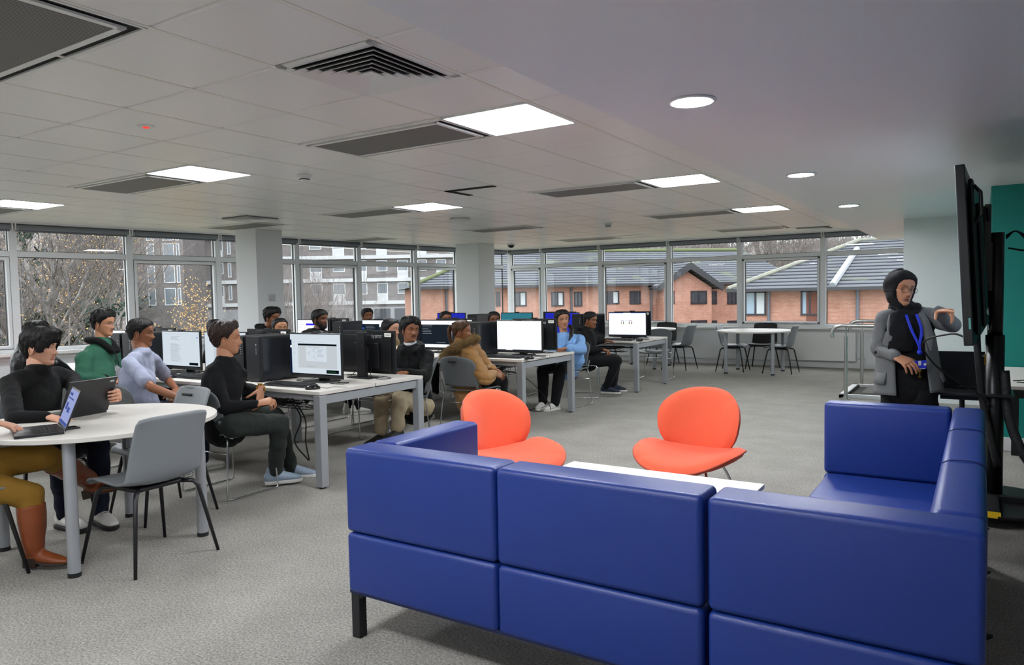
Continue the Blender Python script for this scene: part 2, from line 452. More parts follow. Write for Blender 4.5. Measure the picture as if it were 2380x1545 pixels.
detector('smoke_detector', -4.883, 4.365, .062, 'white smoke detector above the monitors, left of the ceiling centre', 'smoke detector')
detector('smoke_detector', -4.78, 10.2, .062, 'small white smoke detector above the girl in the blue hoodie', 'smoke detector')
detector('ceiling_camera', -8.228, 12.84, .085, 'black dome security camera by the second pillar', 'security camera', True, True)
f = MB(); f.lathe([(.13, 0), (.15, -.018), (.14, -.035), (.08, -.045), (0, -.046)], 32)
tag(f.build('access_point', WHITE, smooth=True, loc=(-6.0, 8.08, ZC-.007)), 'round white wireless access point under the ceiling centre', 'access point')
r_ = empty('motion_sensor', (-4.257, 2.583, ZC-.007), 0, 'flat round motion sensor glowing red in the left ceiling', 'sensor')
f = MB(); f.lathe([(.05, 0), (.05, -.004), (0, -.005)], 24); f.build('base', WHITE, r_)
f = MB(); f.lathe([(.02, -.004), (.018, -.010), (0, -.012)], 16); f.build('lens', M('sensor_red', 'C03A30', .3, emit=('FF4030', .4)), r_)

# ------------------------------------------------------------- walls, windows
la = nrm([.128, 1, 0]); lo = np.array([-la[1], la[0], 0])
TL = np.eye(4); TL[:3, 0] = la; TL[:3, 1] = lo; TL[:3, 2] = (0, 0, 1); TL[:3, 3] = (XL(0), 0, 0)     # (s, outward, z)
TB = np.eye(4); TB[:3, 3] = (0, YW, 0)
kL = math.hypot(.128, 1)
def wall_with_windows(name, T, s0, s1, zs):
    mb = MB(); mb.box(s0, s1, 0, .25, -.3, zs-.04, 0, T); mb.box(s0, s1, 0, .25, 2.44, ZC+.2, 0, T)
    struct(mb.build(name, W2))
    mb = MB(); mb.box(s0, s1, -.13, .03, zs-.045, zs, 0, T); mb.box(s0, s1, -.02, .02, zs-.1, zs-.045, 0, T)
    struct(mb.build('trim_1', WHITE, bevel=.006))
    mb = MB(); mb.box(s0, s1, -.018, 0, 0, .10, 0, T); struct(mb.build('baseboard_'+name[5:], SKIRT, bevel=.004))
    mb = MB(); mb.box(s0, s1, -.13, 0, 2.462, ZC-.007, 0, T); struct(mb.build('trim_2', WHITE))
wn = [0]
def window_bay(T, a, b_, zs, case, mw_=.045, blind=None):
    wn[0] += 1
    f = MB(); zt0, zt1, top = 2.04, 2.115, 2.46
    f.box(a-mw_, a+mw_, -.03, .09, zs, top, 0, T)
    f.box(a+mw_, b_-mw_, -.025, .08, zt0, zt1, 0, T); f.box(a+mw_, b_-mw_, -.025, .08, zs, zs+.05, 0, T); f.box(a+mw_, b_-mw_, -.025, .08, top-.05, top, 0, T)
    A, B, lo_, hi = a+mw_, b_-mw_, zs+.05, zt0
    g = MB()
    def rim(x0, x1, z0, z1, w=.007, d=.018):
        for q in ((x0, x0+w, z0, z1), (x1-w, x1, z0, z1), (x0, x1, z0, z0+w), (x0, x1, z1-w, z1)):
            g.box(q[0], q[1], d, d+.03, q[2], q[3], 0, T)
    if case:
        c = .05
        for q in ((A, A+c, lo_, hi), (B-c, B, lo_, hi), (A, B, lo_, lo_+c), (A, B, hi-c, hi)):
            f.box(q[0]+.006, q[1]-.006, -.04, .06, q[2]+.006, q[3]-.006, 0, T)
        rim(A, B, lo_, hi, .008, -.028); rim(A+c, B-c, lo_+c, hi-c)
    else: rim(A, B, lo_, hi)
    rim(A, B, zt1, top-.05)
    w = struct(f.build('window_%d' % wn[0], FRM, bevel=.004, seg=1))
    g.build('gasket', GASK, w)
    if case:
        h = MB(); h.box((A+B)/2-.3, (A+B)/2+.3, -.055, -.04, lo_+.02, lo_+.035, 0, T); h.box(B-.28, B-.2, -.07, -.04, lo_+.012, lo_+.04, 0, T)
        h.build('window_handle', M('handle_alu', 'B4B8BC', .3, .8), w, bevel=.003)
    p = MB(); p.box(A, B, .03, .034, lo_, top-.05, 0, T); p.build('window_glass', GLASS, w)
    # roller blind, rolled up under the cornice
    if blind:
        r_ = empty('roller_blind', tuple((T@np.array([(a+b_)/2, 0, 2.40, 1]))[:3]), math.atan2(T[1, 0], T[0, 0]), blind, 'window blind', 'rolled-up grey blinds above the windows')
        h = (b_-a)/2-.03
        q = MB(); q.tube([(-h, -.075, .022), (h, -.075, .022)], .034, 14); q.box(-h, h, -.045, -.038, -.035, .02); q.build('rolled_fabric', BLIND, r_, smooth=False)
        for s in (-1, 1): q = MB(); q.box(s*(h+.012)-.008, s*(h+.012)+.008, -.115, -.02, -.02, .062); q.build('bracket', WHITE, r_)
        q = MB(); q.tube([(-h-.012, -.12, .03), (-h-.012, -.12, -1.25)], .0022, 5); q.tube([(-h+.012, -.12, .03), (-h+.012, -.12, -1.25)], .0022, 5); q.build('pull_chain', M('chain', 'D8DADC', .4), r_)
wall_with_windows('wall_left', TL, -4.2*kL, YW*kL, .80)
wall_with_windows('wall_back', TB, XL(YW), -.6, .745)
LB = [-4.1, -2.6, -1.15, .3, 1.7, 3.1, 4.51, 5.94, 7.27, 8.70, 10.03, 11.44, 12.66, 14.2]
lbl = {6: 'rolled-up blind over the window in front of the birch trees', 7: 'rolled-up blind over the window with the golden shrub',
       8: 'rolled-up blind partly behind the nearest pillar', 9: 'rolled-up blind over the casement right of the nearest pillar', 5: 'rolled-up blind over the window at the left edge of the photo',
       10: 'rolled-up blind over the window behind the bearded man in the far row', 11: 'rolled-up blind left of the second pillar'}
for k in range(len(LB)-1):
    window_bay(TL, LB[k]*kL, LB[k+1]*kL, .80, k in (5, 7, 9, 11, 3), blind=lbl.get(k, 'rolled-up blind on the window wall, outside the photo' if k < 5 else 'rolled-up blind hidden behind the second pillar'))
RB = [-9.25, -8.36, -6.92, -5.375, -3.95, -2.44, -.7]
lbl = ['rolled-up blind immediately right of the second pillar', 'rolled-up blind over the second window from the second pillar', 'rolled-up blind over the window behind the screen with red and green bars',
       'rolled-up blind above the brick gable view', 'rolled-up blind above the casement behind the far round table', 'rolled-up blind tucked under the lowered ceiling']
for k in range(len(RB)-1):
    window_bay(TB, RB[k], RB[k+1], .745, k in (0, 2, 4), .052, lbl[k])
# pillars
for n, (x0, x1, y0, y1) in enumerate([(-9.59, -9.11, 7.17, 7.66), (-9.06, -8.49, 12.03, 12.6)]):
    mb = MB(); mb.box(x0, x1, y0, y1, 0, ZC-.006); struct(mb.build('column_%d' % (n+1), W2, bevel=.006))
r_ = empty('thermostat', (-9.108, 7.42, 1.46), PI/2, 'small white thermostat on the nearest pillar', 'thermostat')
f = MB(); f.box(-.055, .055, -.028, 0, -.05, .05); f.build('case', M('thermo_grey', 'B8BAB8', .5), r_, bevel=.006)
f = MB(); f.box(-.05, -.04, -.031, -.027, -.03, -.005); f.build('indicator', M('red_dot', 'A03030', .4), r_)
# enclosing walls
mb = MB(); mb.box(-.83, 4.2, 10.4, YW+.1, 0, ZS+.01); struct(mb.build('wall_right', W_))
mb = MB(); mb.box(-.83, .06, 10.382, 10.4, 0, .13); mb.box(-.848, -.83, 10.382, YW, 0, .13); struct(mb.build('baseboard_right', SKIRT, bevel=.004))
mb = MB(); mb.box(.06, 4.2, 7.6, 10.4, 0, ZS+.01); struct(mb.build('wall_teal', TEAL, bevel=.01))
mb = MB(); mb.box(.045, 4.2, 7.582, 7.6, 0, .12); mb.box(.042, .06, 7.6, 10.38, 0, .12); struct(mb.build('baseboard_teal', SKIRT, bevel=.004))
mb = MB(); mb.box(4, 4.2, -4.2, 7.6, -.3, ZC+.2); struct(mb.build('wall_far_right', W_))
mb = MB(); mb.box(-11.7, 4.2, -4.4, -4.2, -.3, ZC+.2); struct(mb.build('wall_front', W_))
# radiator under the back windows
r_ = empty('radiator', (-2.46, YW-.02, .13), 0, 'long white radiator under the window right of the far table', 'radiator')
f = MB(); f.box(-.58, .58, -.085, -.035, 0, .52); f.build('panel', WHITE, r_, bevel=.008)
f = MB(); f.tube([(.62, -.06, .05), (.70, -.06, .05), (.70, -.06, -.129)], .009, 8); f.tube([(.70, -.06, .03), (.70, -.06, .09)], .016, 10); f.build('valve', M('chrome', 'C8CACC', .15, 1), r_, smooth=True)
for s in (-.45, .41): f = MB(); f.box(s, s+.04, -.035, .019, .1, .4); f.build('bracket', WHITE, r_)
f = MB(); f.box(-8.2, -3.08, YW-.05, YW-.019, .10, .135); struct(f.build('trim_3', SKIRT, bevel=.01))
# =============================================================== OUTSIDE
ZG = -3.6
w = bpy.data.worlds.new('world'); sc.world = w; w.use_nodes = True
wn_ = w.node_tree; bg = wn_.nodes['Background']
gr = wn_.nodes.new('ShaderNodeTexGradient'); tcw = wn_.nodes.new('ShaderNodeTexCoord'); mp = wn_.nodes.new('ShaderNodeMapping')
rw = wn_.nodes.new('ShaderNodeValToRGB'); rw.color_ramp.elements[0].color = lin('BFC4C8'); rw.color_ramp.elements[1].color = lin('F2F5FA'); rw.color_ramp.elements[0].position = .0; rw.color_ramp.elements[1].position = .6
sx = wn_.nodes.new('ShaderNodeSeparateXYZ'); wn_.links.new(tcw.outputs['Generated'], sx.inputs[0]); wn_.links.new(sx.outputs['Z'], rw.inputs[0])
wn_.links.new(rw.outputs[0], bg.inputs[0]); bg.inputs[1].default_value = 2.5

def brick(name, c1, c2, mortar, scale=1.0):
    m, nt, b = node_mat(name); tc = nt.nodes.new('ShaderNodeTexCoord')
    sp = nt.nodes.new('ShaderNodeSeparateXYZ'); cb = nt.nodes.new('ShaderNodeCombineXYZ'); ad = nt.nodes.new('ShaderNodeMath')
    nt.links.new(tc.outputs['Object'], sp.inputs[0]); nt.links.new(sp.outputs['X'], ad.inputs[0]); nt.links.new(sp.outputs['Y'], ad.inputs[1])
    nt.links.new(ad.outputs[0], cb.inputs['X']); nt.links.new(sp.outputs['Z'], cb.inputs['Y'])
    br = nt.nodes.new('ShaderNodeTexBrick'); br.inputs['Color1'].default_value = lin(c1); br.inputs['Color2'].default_value = lin(c2); br.inputs['Mortar'].default_value = lin(mortar)
    br.inputs['Scale'].default_value = scale; br.inputs['Brick Width'].default_value = .225; br.inputs['Row Height'].default_value = .075; br.inputs['Mortar Size'].default_value = .008
    nt.links.new(cb.outputs[0], br.inputs['Vector'])
    n = nt.nodes.new('ShaderNodeTexNoise'); n.inputs['Scale'].default_value = 1.7; n.inputs['Detail'].default_value = 6; nt.links.new(tc.outputs['Object'], n.inputs['Vector'])
    mx = nt.nodes.new('ShaderNodeMixRGB'); mx.blend_type = 'SOFT_LIGHT'; mx.inputs[0].default_value = .5
    nt.links.new(br.outputs['Color'], mx.inputs[1]); nt.links.new(n.outputs['Fac'], mx.inputs[2]); nt.links.new(mx.outputs[0], b.inputs['Base Color'])
    b.inputs['Roughness'].default_value = .9
    return m
BR = brick('red_brick', 'A06C59', 'AE7D6A', 'A8958A', 1.5)
BRG = brick('grey_brick', '625D5C', '706B6A', '767271')
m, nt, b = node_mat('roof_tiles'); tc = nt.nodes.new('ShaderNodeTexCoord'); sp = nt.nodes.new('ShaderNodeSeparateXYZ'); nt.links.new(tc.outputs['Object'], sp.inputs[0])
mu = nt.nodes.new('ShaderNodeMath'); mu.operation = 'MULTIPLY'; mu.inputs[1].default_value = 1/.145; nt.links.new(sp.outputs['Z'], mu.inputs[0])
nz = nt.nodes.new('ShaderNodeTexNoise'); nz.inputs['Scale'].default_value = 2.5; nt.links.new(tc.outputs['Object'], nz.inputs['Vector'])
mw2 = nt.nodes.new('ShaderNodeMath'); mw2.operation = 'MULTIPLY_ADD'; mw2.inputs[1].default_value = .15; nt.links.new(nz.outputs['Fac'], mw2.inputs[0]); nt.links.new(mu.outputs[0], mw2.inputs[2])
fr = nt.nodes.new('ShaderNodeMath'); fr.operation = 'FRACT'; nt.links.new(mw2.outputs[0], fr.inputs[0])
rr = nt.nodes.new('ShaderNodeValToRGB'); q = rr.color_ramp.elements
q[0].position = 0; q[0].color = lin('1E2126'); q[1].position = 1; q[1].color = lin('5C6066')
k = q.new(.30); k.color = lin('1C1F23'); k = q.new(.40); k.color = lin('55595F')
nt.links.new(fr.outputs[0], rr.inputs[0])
ms = nt.nodes.new('ShaderNodeTexNoise'); ms.inputs['Scale'].default_value = .9; ms.inputs['Detail'].default_value = 8; nt.links.new(tc.outputs['Object'], ms.inputs['Vector'])
mr = nt.nodes.new('ShaderNodeValToRGB'); mr.color_ramp.elements[0].position = .56; mr.color_ramp.elements[1].position = .70
mr.color_ramp.elements[0].color = (0, 0, 0, 1); mr.color_ramp.elements[1].color = (.6, .6, .6, 1); nt.links.new(ms.outputs['Fac'], mr.inputs[0])
mm = nt.nodes.new('ShaderNodeMixRGB'); mm.inputs[2].default_value = lin('5E6650'); nt.links.new(mr.outputs[0], mm.inputs[0]); nt.links.new(rr.outputs[0], mm.inputs[1]); nt.links.new(mm.outputs[0], b.inputs['Base Color'])
b.inputs['Roughness'].default_value = .95; b.inputs['Specular IOR Level'].default_value = .15
RT = m
FASC = M('fascia_dark', '2B2D31', .5); WF = M('dark_window_frame', '25232A', .4); UG = M('dark_glass', '3C4148', .12, spec=.6)
CURT = M('net_curtain', 'B9C0C4', .8); WPVC = M('white_frame', 'C4C8CA', .5); CONC = M('pale_concrete', 'B4B7B9', .8); MOSS = M('moss', '5A6342', .95, bump=(6, .6))
mb = MB(); mb.box(-140, 120, 15.5, 190, ZG-1, ZG); mb.box(-190, -12.2, -80, 15.5, ZG-1, ZG)
struct(mb.build('ground', M('wet_grass', '5A6148', .9, var=(1.2, '7B7A68', .2))))

def bwin(root, p, w_, h_, mat=WF, curtain=False, out=(0, -1, 0), glass=UG, mull=True):
    """a window whose top left corner is p, set in a wall facing out"""
    o = np.asarray(out, float); a = nrm(np.cross(o, (0, 0, 1)))*-1
    T = np.eye(4); T[:3, 0] = -a if False else np.array([-o[1], o[0], 0]); T[:3, 1] = -o; T[:3, 2] = (0, 0, 1); T[:3, 3] = p
    f = MB(); t = .07
    f.box(0, w_, -.03, .05, -t, 0, 0, T); f.box(0, w_, -.06, .05, -h_, -h_+t, 0, T); f.box(0, t, -.03, .05, -h_, 0, 0, T); f.box(w_-t, w_, -.03, .05, -h_, 0, 0, T)
    if mull: f.box(w_*.5-.035, w_*.5+.035, -.03, .05, -h_, 0, 0, T)
    w0 = f.build('window', mat, root)
    g = MB(); g.box(t, w_-t, -.005, .01, -h_+t, -t, 0, T); g.build('pane', glass, w0)
    if curtain:
        c = MB(); c.box(w_*.56, w_-t-.02, -.012, -.004, -h_+t, -t, 0, T); c.build('curtain', CURT, w0)
# --- brick terrace seen through the back windows, roughly square to the camera
WL, WR = 39.2, 42.2
def zw(y, W, x): return at(x, y, W=W)[2]
A_ = at(975, 690, W=WL-.7); B_ = at(1714, 690, W=WR); ta = nrm([B_[0]-A_[0], B_[1]-A_[1], 0]); tn = np.array([ta[1], -ta[0], 0])
def lx(px, back=0.0):
    """distance along the terrace front of what stands at photograph column px"""
    d = at(px, 690, W=1.0)-np.array([0, 0, CH]); a = A_-tn*back; t = (a[:2]@tn[:2])/(d[:2]@tn[:2]); return float((d[:2]*t-A_[:2])@ta[:2])
def lw(px): return lx(px)/lx(1714)*(WR-WL+.7)+WL-.7
ez, rz_ = zw(663, lw(1300), 1300), zw(583.5, lw(1300)+6, 1300); Lx = lx(1860)
r_ = empty('brick_terrace', (A_[0], A_[1], ZG), math.atan2(ta[1], ta[0]), 'long two-storey red brick terrace with dark tiled roof and central gable', 'building')
e_, rr_ = ez-ZG, rz_-ZG
mb = MB(); mb.box(0, Lx, 0, 13, 0, e_); mb.build('wall', BR, r_)
V = [(-.5, -.5, e_), (Lx, -.5, e_), (Lx, 6.5, rr_), (5, 6.5, rr_), (-.5, 13.5, e_), (Lx, 13.5, e_)]
mb = MB(); mb.add(V, [(0, 1, 2, 3), (0, 3, 4), (3, 2, 5, 4), (0, 4, 5, 1), (1, 5, 2)]); mb.build('roof', RT, r_)
mb = MB(); mb.box(-.55, Lx, -.62, -.45, e_-.10, e_+.05); mb.build('gutter', FASC, r_)
mb = MB(); mb.tube([(5, 6.5, rr_+.03), (Lx, 6.5, rr_+.03)], .13, 8); mb.tube([(-.5, -.5, e_+.08), (5, 6.5, rr_+.03)], .10, 8); mb.build('ridge', MOSS, r_)
gx0, gx1 = lx(1512), lx(1648); gm = (gx0+gx1)/2; gz0 = zw(669, lw(1580)-1, 1580)-ZG; gz1 = zw(623, lw(1580)-1, 1580)-ZG
mb = MB(); mb.prism([(gx0+.35, -1, 0), (gx1-.35, -1, 0), (gx1-.35, -1, gz0), (gm, -1, gz1-.2), (gx0+.35, -1, gz0)], (0, 2.5, 0)); mb.build('gable_wall', BR, r_)
mb = MB()
for s, x_ in ((1, gx0), (-1, gx1)): mb.prism([(x_, -1.4, gz0-.1), (gm, -1.4, gz1+.1), (gm, -1.4, gz1+.35), (x_-s*.2, -1.4, gz0+.1)], (0, 7, 0))
mb.build('gable_roof', RT, r_)
for s, x_ in ((1, gx0), (-1, gx1)):
    mb = MB(); mb.prism([(x_-s*.1, -1.45, gz0-.18), (gm, -1.45, gz1-.08), (gm, -1.45, gz1+.28), (x_-s*.25, -1.45, gz0+.05)], (0, .12, 0)); mb.build('bargeboard', FASC, r_)
for x in (1037, 1327, 1512, 1640):
    mb = MB(); mb.tube([(lx(x), -.1, 0), (lx(x), -.1, e_-.1)], .06, 8); mb.build('downpipe', M('pipe_grey', '4A4F58', .4), r_)
for x0, x1, c in ((1152, 1163, 0), (1192, 1224, 1), (1281, 1311, 1), (1334, 1353, 0), (1408, 1439, 1), (1463, 1489, 0), (1528, 1550, 0), (1587, 1624, 0), (1642, 1666, 0), (1690, 1712, 0)):
    y_ = -1 if 1512 < x0 < 1640 else 0; w0 = lw(x0)+y_; a, b_ = lx(x0), lx(x1)
    hh_ = 34 if x0 < 1400 else 31; t0 = 678 if x0 < 1400 else 676
    bwin(r_, (a, y_, zw(t0, w0, x0)-ZG), b_-a, hh_*w0/FPX, curtain=bool(c))
    if x0 > 1580: bwin(r_, (a, y_, zw(745, w0, x0)-ZG), b_-a, .95, curtain=False)
proto_done(r_)
# --- nearer brick house on the right
YH = 31.
def zat(y, Y, x=1300): return at(x, y, Y=Y)[2]
xa = at(1727, 690, Y=YH)[0]; e2 = zat(671, YH, 1850); r2 = zat(557, YH+6, 2050)
r_ = empty('brick_house', (xa, YH, ZG), 0, 'nearer red brick house with hipped dark roof on the right', 'building')
Lx = 16; e_ = e2-ZG; rr_ = r2-ZG
mb = MB(); mb.box(0, Lx, 0, 12, 0, e_); mb.build('wall', BR, r_)
mb = MB(); mb.box(2.5, 3.3, -.02, .3, 0, e_-.05); mb.build('recess', M('brown_brick', '6E463C', .9), r_)
hx = at(2000, 560, Y=YH+6)[0]-xa
V = [(-.5, -.5, e_), (Lx+1, -.5, e_), (Lx+1, 6, rr_), (hx, 6, rr_), (-.5, 12.5, e_), (Lx+1, 12.5, e_)]
mb = MB(); mb.add(V, [(0, 1, 2, 3), (0, 3, 4), (3, 2, 5, 4), (0, 4, 5, 1), (1, 5, 2)]); mb.build('roof', RT, r_)
mb = MB(); mb.tube([(-.5, -.5, e_+.05), (hx, 6, rr_+.05)], .1, 8); mb.tube([(hx, 6, rr_+.03), (Lx+1, 6, rr_+.03)], .1, 8)
vx0 = at(1935, 668, Y=YH-.4)[0]-xa; vx1 = at(1992, 588, Y=YH+4.6)[0]-xa
mb.build('hip_cap', M('hip_tiles', '74766F', .7, var=(3, '7E8070', .1)), r_)
mb = MB(); zz = e_+(rr_-e_)*(5/6.5); mb.tube([(vx0, -.45, e_+.1), (vx1, 4.6, zz+.05)], .13, 8); mb.build('valley_strip', M('lead_grey', '858B90', .5), r_)
mb = MB(); mb.box(-.55, Lx, -.62, -.45, e_-.09, e_+.04); mb.build('gutter', FASC, r_)
mb = MB()
for x in (1788, 1994):
    p = at(x, 690, Y=YH)[0]-xa; mb.tube([(p, -.1, 0), (p, -.1, e_)], .06, 8)
mb.build('downpipe', M('pipe_grey2', '59606B', .4), r_)
t_ = zat(676, YH, 1800)-ZG
for x0, x1 in ((1731, 1781), (1861, 1904)):
    a = at(x0, 690, Y=YH)[0]-xa; b_ = at(x1, 690, Y=YH)[0]-xa
    bwin(r_, (a, 0, t_), b_-a, 1.0, curtain=True, glass=M('pale_blind_glass', '8FA3B4', .15))
proto_done(r_)
# --- grey apartment block behind the left windows, facing the camera
D = 78.
ax = nrm(np.array([_rt[0], _rt[1], 0])+.03*np.array([_fw[0], _fw[1], 0])); out = np.array([-ax[1], ax[0], 0])*-1
pA = at(443, 690, W=D)
T = np.eye(4); T[:3, 0] = ax; T[:3, 1] = -out; T[:3, 2] = (0, 0, 1); T[:3, 3] = (pA[0], pA[1], 0)
kpx = D/FPX
r_ = empty('apartment_block', (pA[0], pA[1], ZG), math.atan2(ax[1], ax[0]), 'tall grey brick apartment block with white bands and windows', 'building')
def hz_(y): return CH+(687-y)*kpx
mb = MB(); mb.box(0, 40, 0, 12, 0, 26); mb.build('wall', BRG, r_)
mb = MB()
for y in (542, 592, 645, 698):
    z = hz_(y)-ZG; mb.box(-.05, 40.1, -.25, .02, z-.16, z+.22)
mb.build('white_band', CONC, r_)
mb = MB(); mb.box(0, 40, -.3, .02, hz_(770)-ZG-3, hz_(702)-ZG-.3); mb.build('ground_floor', M('render_grey', '85878A', .8), r_)
cols = [(511, 521, 1), (531, 539, 0), (682, 695, 1), (720, 748, 1), (773, 801, 1), (838, 852, 1), (875, 900, 1), (923, 948, 1), (970, 992, 1), (1014, 1037, 1), (575, 600, 1), (625, 650, 1)]
for ci, (x0, x1, big) in enumerate(cols):
    for ri, yt in enumerate((546, 599, 652)):
        a = (x0-443)*kpx; w_ = (x1-x0)*kpx
        bwin(r_, (a, 0, hz_(yt)-ZG), w_, (26 if big else 34)*kpx, WPVC, False, glass=M('grey_glass', '6E757C', .15), mull=False)
        if (ci+ri) % 2 == 0 and big:
            p = MB(); p.box(a, a+w_, -.06, .0, hz_(yt+44)-ZG, hz_(yt+26)-ZG); p.build('white_panel', CONC, r_)
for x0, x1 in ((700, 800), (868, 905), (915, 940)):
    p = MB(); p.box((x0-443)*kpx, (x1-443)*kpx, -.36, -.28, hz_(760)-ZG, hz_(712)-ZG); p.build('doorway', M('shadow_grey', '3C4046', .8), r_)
for q in kids(r_):      # parts were laid out in the block's own frame
    pass
proto_done(r_)
r_ = empty('stair_tower', tuple(at(300, 690, W=72)[:2])+(ZG,), math.atan2(ax[1], ax[0]), 'grey brick stair tower with tall white windows behind the birches', 'building')
k2 = 72/FPX
mb = MB(); mb.box(0, 128*k2, 0, 8, 0, 26); mb.build('wall', BRG, r_)
for x0, x1 in ((382, 408), (412, 420), (345, 362)):
    for yt in (505, 552, 603, 655):
        bwin(r_, ((x0-300)*k2, 0, CH+(687-yt)*k2-ZG), (x1-x0)*k2, 1.7, WPVC, False, glass=_mats['grey_glass'], mull=False)
proto_done(r_)

# --- trees
BARK = M('birch_bark', '858381', .8, var=(5, '4E4A48', .12)); TWIG = M('dark_twig', '57524F', .9); GOLD = M('golden_leaf', 'BE8E48', .7, var=(1, 'D6B67C', .2)); BUSHY = M('grey_twig', '78726F', .9)
def tree_mesh(h, seed, depth=5, spread=.5, upright=.6, n0=3, r0=.12, leaf=0, leafc=None, stems=1, lsize=.07, twigmat=TWIG, bark=BARK):
    rnd = random.Random(seed); br = MB(); lf = MB(); tips = []
    def grow(p, d, L, r, k):
        q = p; pts = [p]
        for s in range(3):
            d = nrm(d+np.array([rnd.gauss(0, .12), rnd.gauss(0, .12), rnd.gauss(0, .06)+.04*upright])); q = q+d*L/3; pts.append(q)
        br.tube(pts, [r, r*.87, r*.75, r*.62], 6 if r > .03 else 3, 0 if r > .025 else 1, caps=False)
        if k <= 2: tips.extend(pts[1:])
        if k == 0: return
        for i in range(n0 if k > 1 else 4):
            t = rnd.uniform(.35, 1); a = rnd.uniform(0, 2*PI); o = np.array([math.cos(a), math.sin(a), rnd.uniform(-.1, .5)])
            i0 = min(int(t*3), 2); pp = pts[i0]+(pts[i0+1]-pts[i0])*(t*3-i0)
            grow(pp, nrm(d*upright+o*spread), L*rnd.uniform(.55, .8), r*.5, k-1)
        grow(q, d, L*.75, r*.62, k-1)
    for s in range(stems):
        a = rnd.uniform(0, 2*PI)
        grow(np.array([0, 0, 0.])+(.25*np.array([math.cos(a), math.sin(a), 0]) if stems > 1 else 0), nrm([math.cos(a)*.25*(stems > 1), math.sin(a)*.25*(stems > 1), 1]), h*.33, r0, depth)
    for i in range(leaf):
        p = tips[rnd.randrange(len(tips))]+np.array([rnd.gauss(0, .12) for _ in range(3)])
        a = np.array([rnd.gauss(0, 1) for _ in range(3)]); a = nrm(a); b_ = nrm(np.cross(a, [rnd.gauss(0, 1) for _ in range(3)])); s = lsize*rnd.uniform(.6, 1.2)
        lf.add([p, p+a*s+b_*s*.4, p+a*s*1.6, p+a*s-b_*s*.4], [(0, 1, 2, 3)])
    return br, lf
def tree(name, label, cat, loc, **k):
    lc = k.pop('leafc', GOLD); tm = k.pop('twigmat', TWIG); bk = k.pop('bark', BARK); grp = k.pop('group', None); rz = k.pop('rz', 0)
    br, lf = tree_mesh(**k); r_ = empty(name, loc, rz, label, cat, grp)
    br.build('trunk', [bk, tm], r_)
    if k.get('leaf'): tag(lf.build('foliage', lc, r_), kind='stuff')
    return proto_done(r_)
def gp_(x, W): p = at(x, 700, W=W); return (p[0], p[1], ZG)
t1 = tree('birch_tree', 'pale birch with scattered yellow leaves, centre of the large left window', 'tree', gp_(175, 21), h=12, seed=3, depth=5, r0=.16, n0=3, leaf=2600, lsize=.036)
t2 = tree('birch_tree', 'forked dark birch close to the left window mullion', 'tree', gp_(105, 17), h=9.5, seed=11, depth=5, r0=.12, leaf=700, lsize=.036, bark=M('dark_bark', '6C6765', .85))
for k_, (x, W, rz, s, l) in enumerate([(60, 27, 1, 1.1, 'birch at the left edge of the large window'), (262, 30, 2.2, .9, 'birch by the right edge of the large left window'),
        (15, 30, 4, 1.2, 'birch behind the leftmost window'), (140, 34, 5, 1.2, 'thin birch behind the forked birch')]):
    t = copy_tree(t1 if k_ % 2 == 0 else t2); t.location = gp_(x, W); t.rotation_euler[2] = rz; t.scale = (s, s, s); t['label'] = l
tree('golden_tree', 'low round tree covered in golden autumn leaves', 'tree', gp_(395, 19), h=5.4, seed=8, depth=5, spread=1.05, upright=.45, r0=.07, leaf=24000, lsize=.034, bark=_mats['dark_bark'])
tree('green_shrub', 'dark green and yellow shrub under the golden tree', 'shrub', gp_(460, 24), h=3.9, seed=5, depth=4, spread=1, upright=.3, leaf=4000, lsize=.1, leafc=M('green_leaf', '6F8A4A', .8, var=(1, 'B8B060', .2)))
tree('conifer', 'dark green conifer at the left edge of the window', 'tree', gp_(-28, 24), h=10, seed=21, depth=5, spread=1, upright=.3, leaf=9000, lsize=.16, leafc=M('dark_needle', '26382E', .9), bark=_mats['dark_bark'])
bs = tree('bare_shrub', 'tall bare many-stemmed shrub beside the nearest pillar', 'shrub', gp_(735, 34), h=7.4, seed=4, depth=4, spread=.35, upright=1.0, stems=9, r0=.045, n0=3, twigmat=BUSHY, bark=BUSHY)
b2 = copy_tree(bs); b2.location = gp_(690, 31); b2.rotation_euler[2] = 2; b2.scale = (.9, .9, .85); b2['label'] = 'bare shrub half hidden by the nearest pillar'
b3 = copy_tree(bs); b3.location = gp_(785, 36); b3.rotation_euler[2] = 4; b3.scale = (1.1, 1.1, .62); b3['label'] = 'lower bare shrub left of the mullion behind the far row'
bw = tree('bare_tree', 'bare winter tree behind the roofs', 'tree', (0, 0, 0), h=15, seed=31, depth=5, spread=.45, upright=.8, n0=3, r0=.2, twigmat=BUSHY, bark=BUSHY, group='bare winter trees behind the brick roofs')
bw.location = gp_(1180, 70)
rnd = random.Random(5)
# distant wooded slopes
m, nt, b = node_mat('bare_woodland'); tc = nt.nodes.new('ShaderNodeTexCoord'); mp_ = nt.nodes.new('ShaderNodeMapping'); mp_.inputs['Scale'].default_value = (2.2, 2.2, .5)
n = nt.nodes.new('ShaderNodeTexNoise'); n.inputs['Scale'].default_value = 1.3; n.inputs['Detail'].default_value = 9; n.inputs['Roughness'].default_value = .75
nt.links.new(tc.outputs['Object'], mp_.inputs[0]); nt.links.new(mp_.outputs[0], n.inputs['Vector']); r = nt.nodes.new('ShaderNodeValToRGB'); r.color_ramp.elements[0].position = .38; r.color_ramp.elements[1].position = .62
r.color_ramp.elements[0].color = lin('4C4845'); r.color_ramp.elements[1].color = lin('8A8582'); nt.links.new(n.outputs['Fac'], r.inputs[0]); nt.links.new(r.outputs[0], b.inputs['Base Color']); b.inputs['Roughness'].default_value = 1
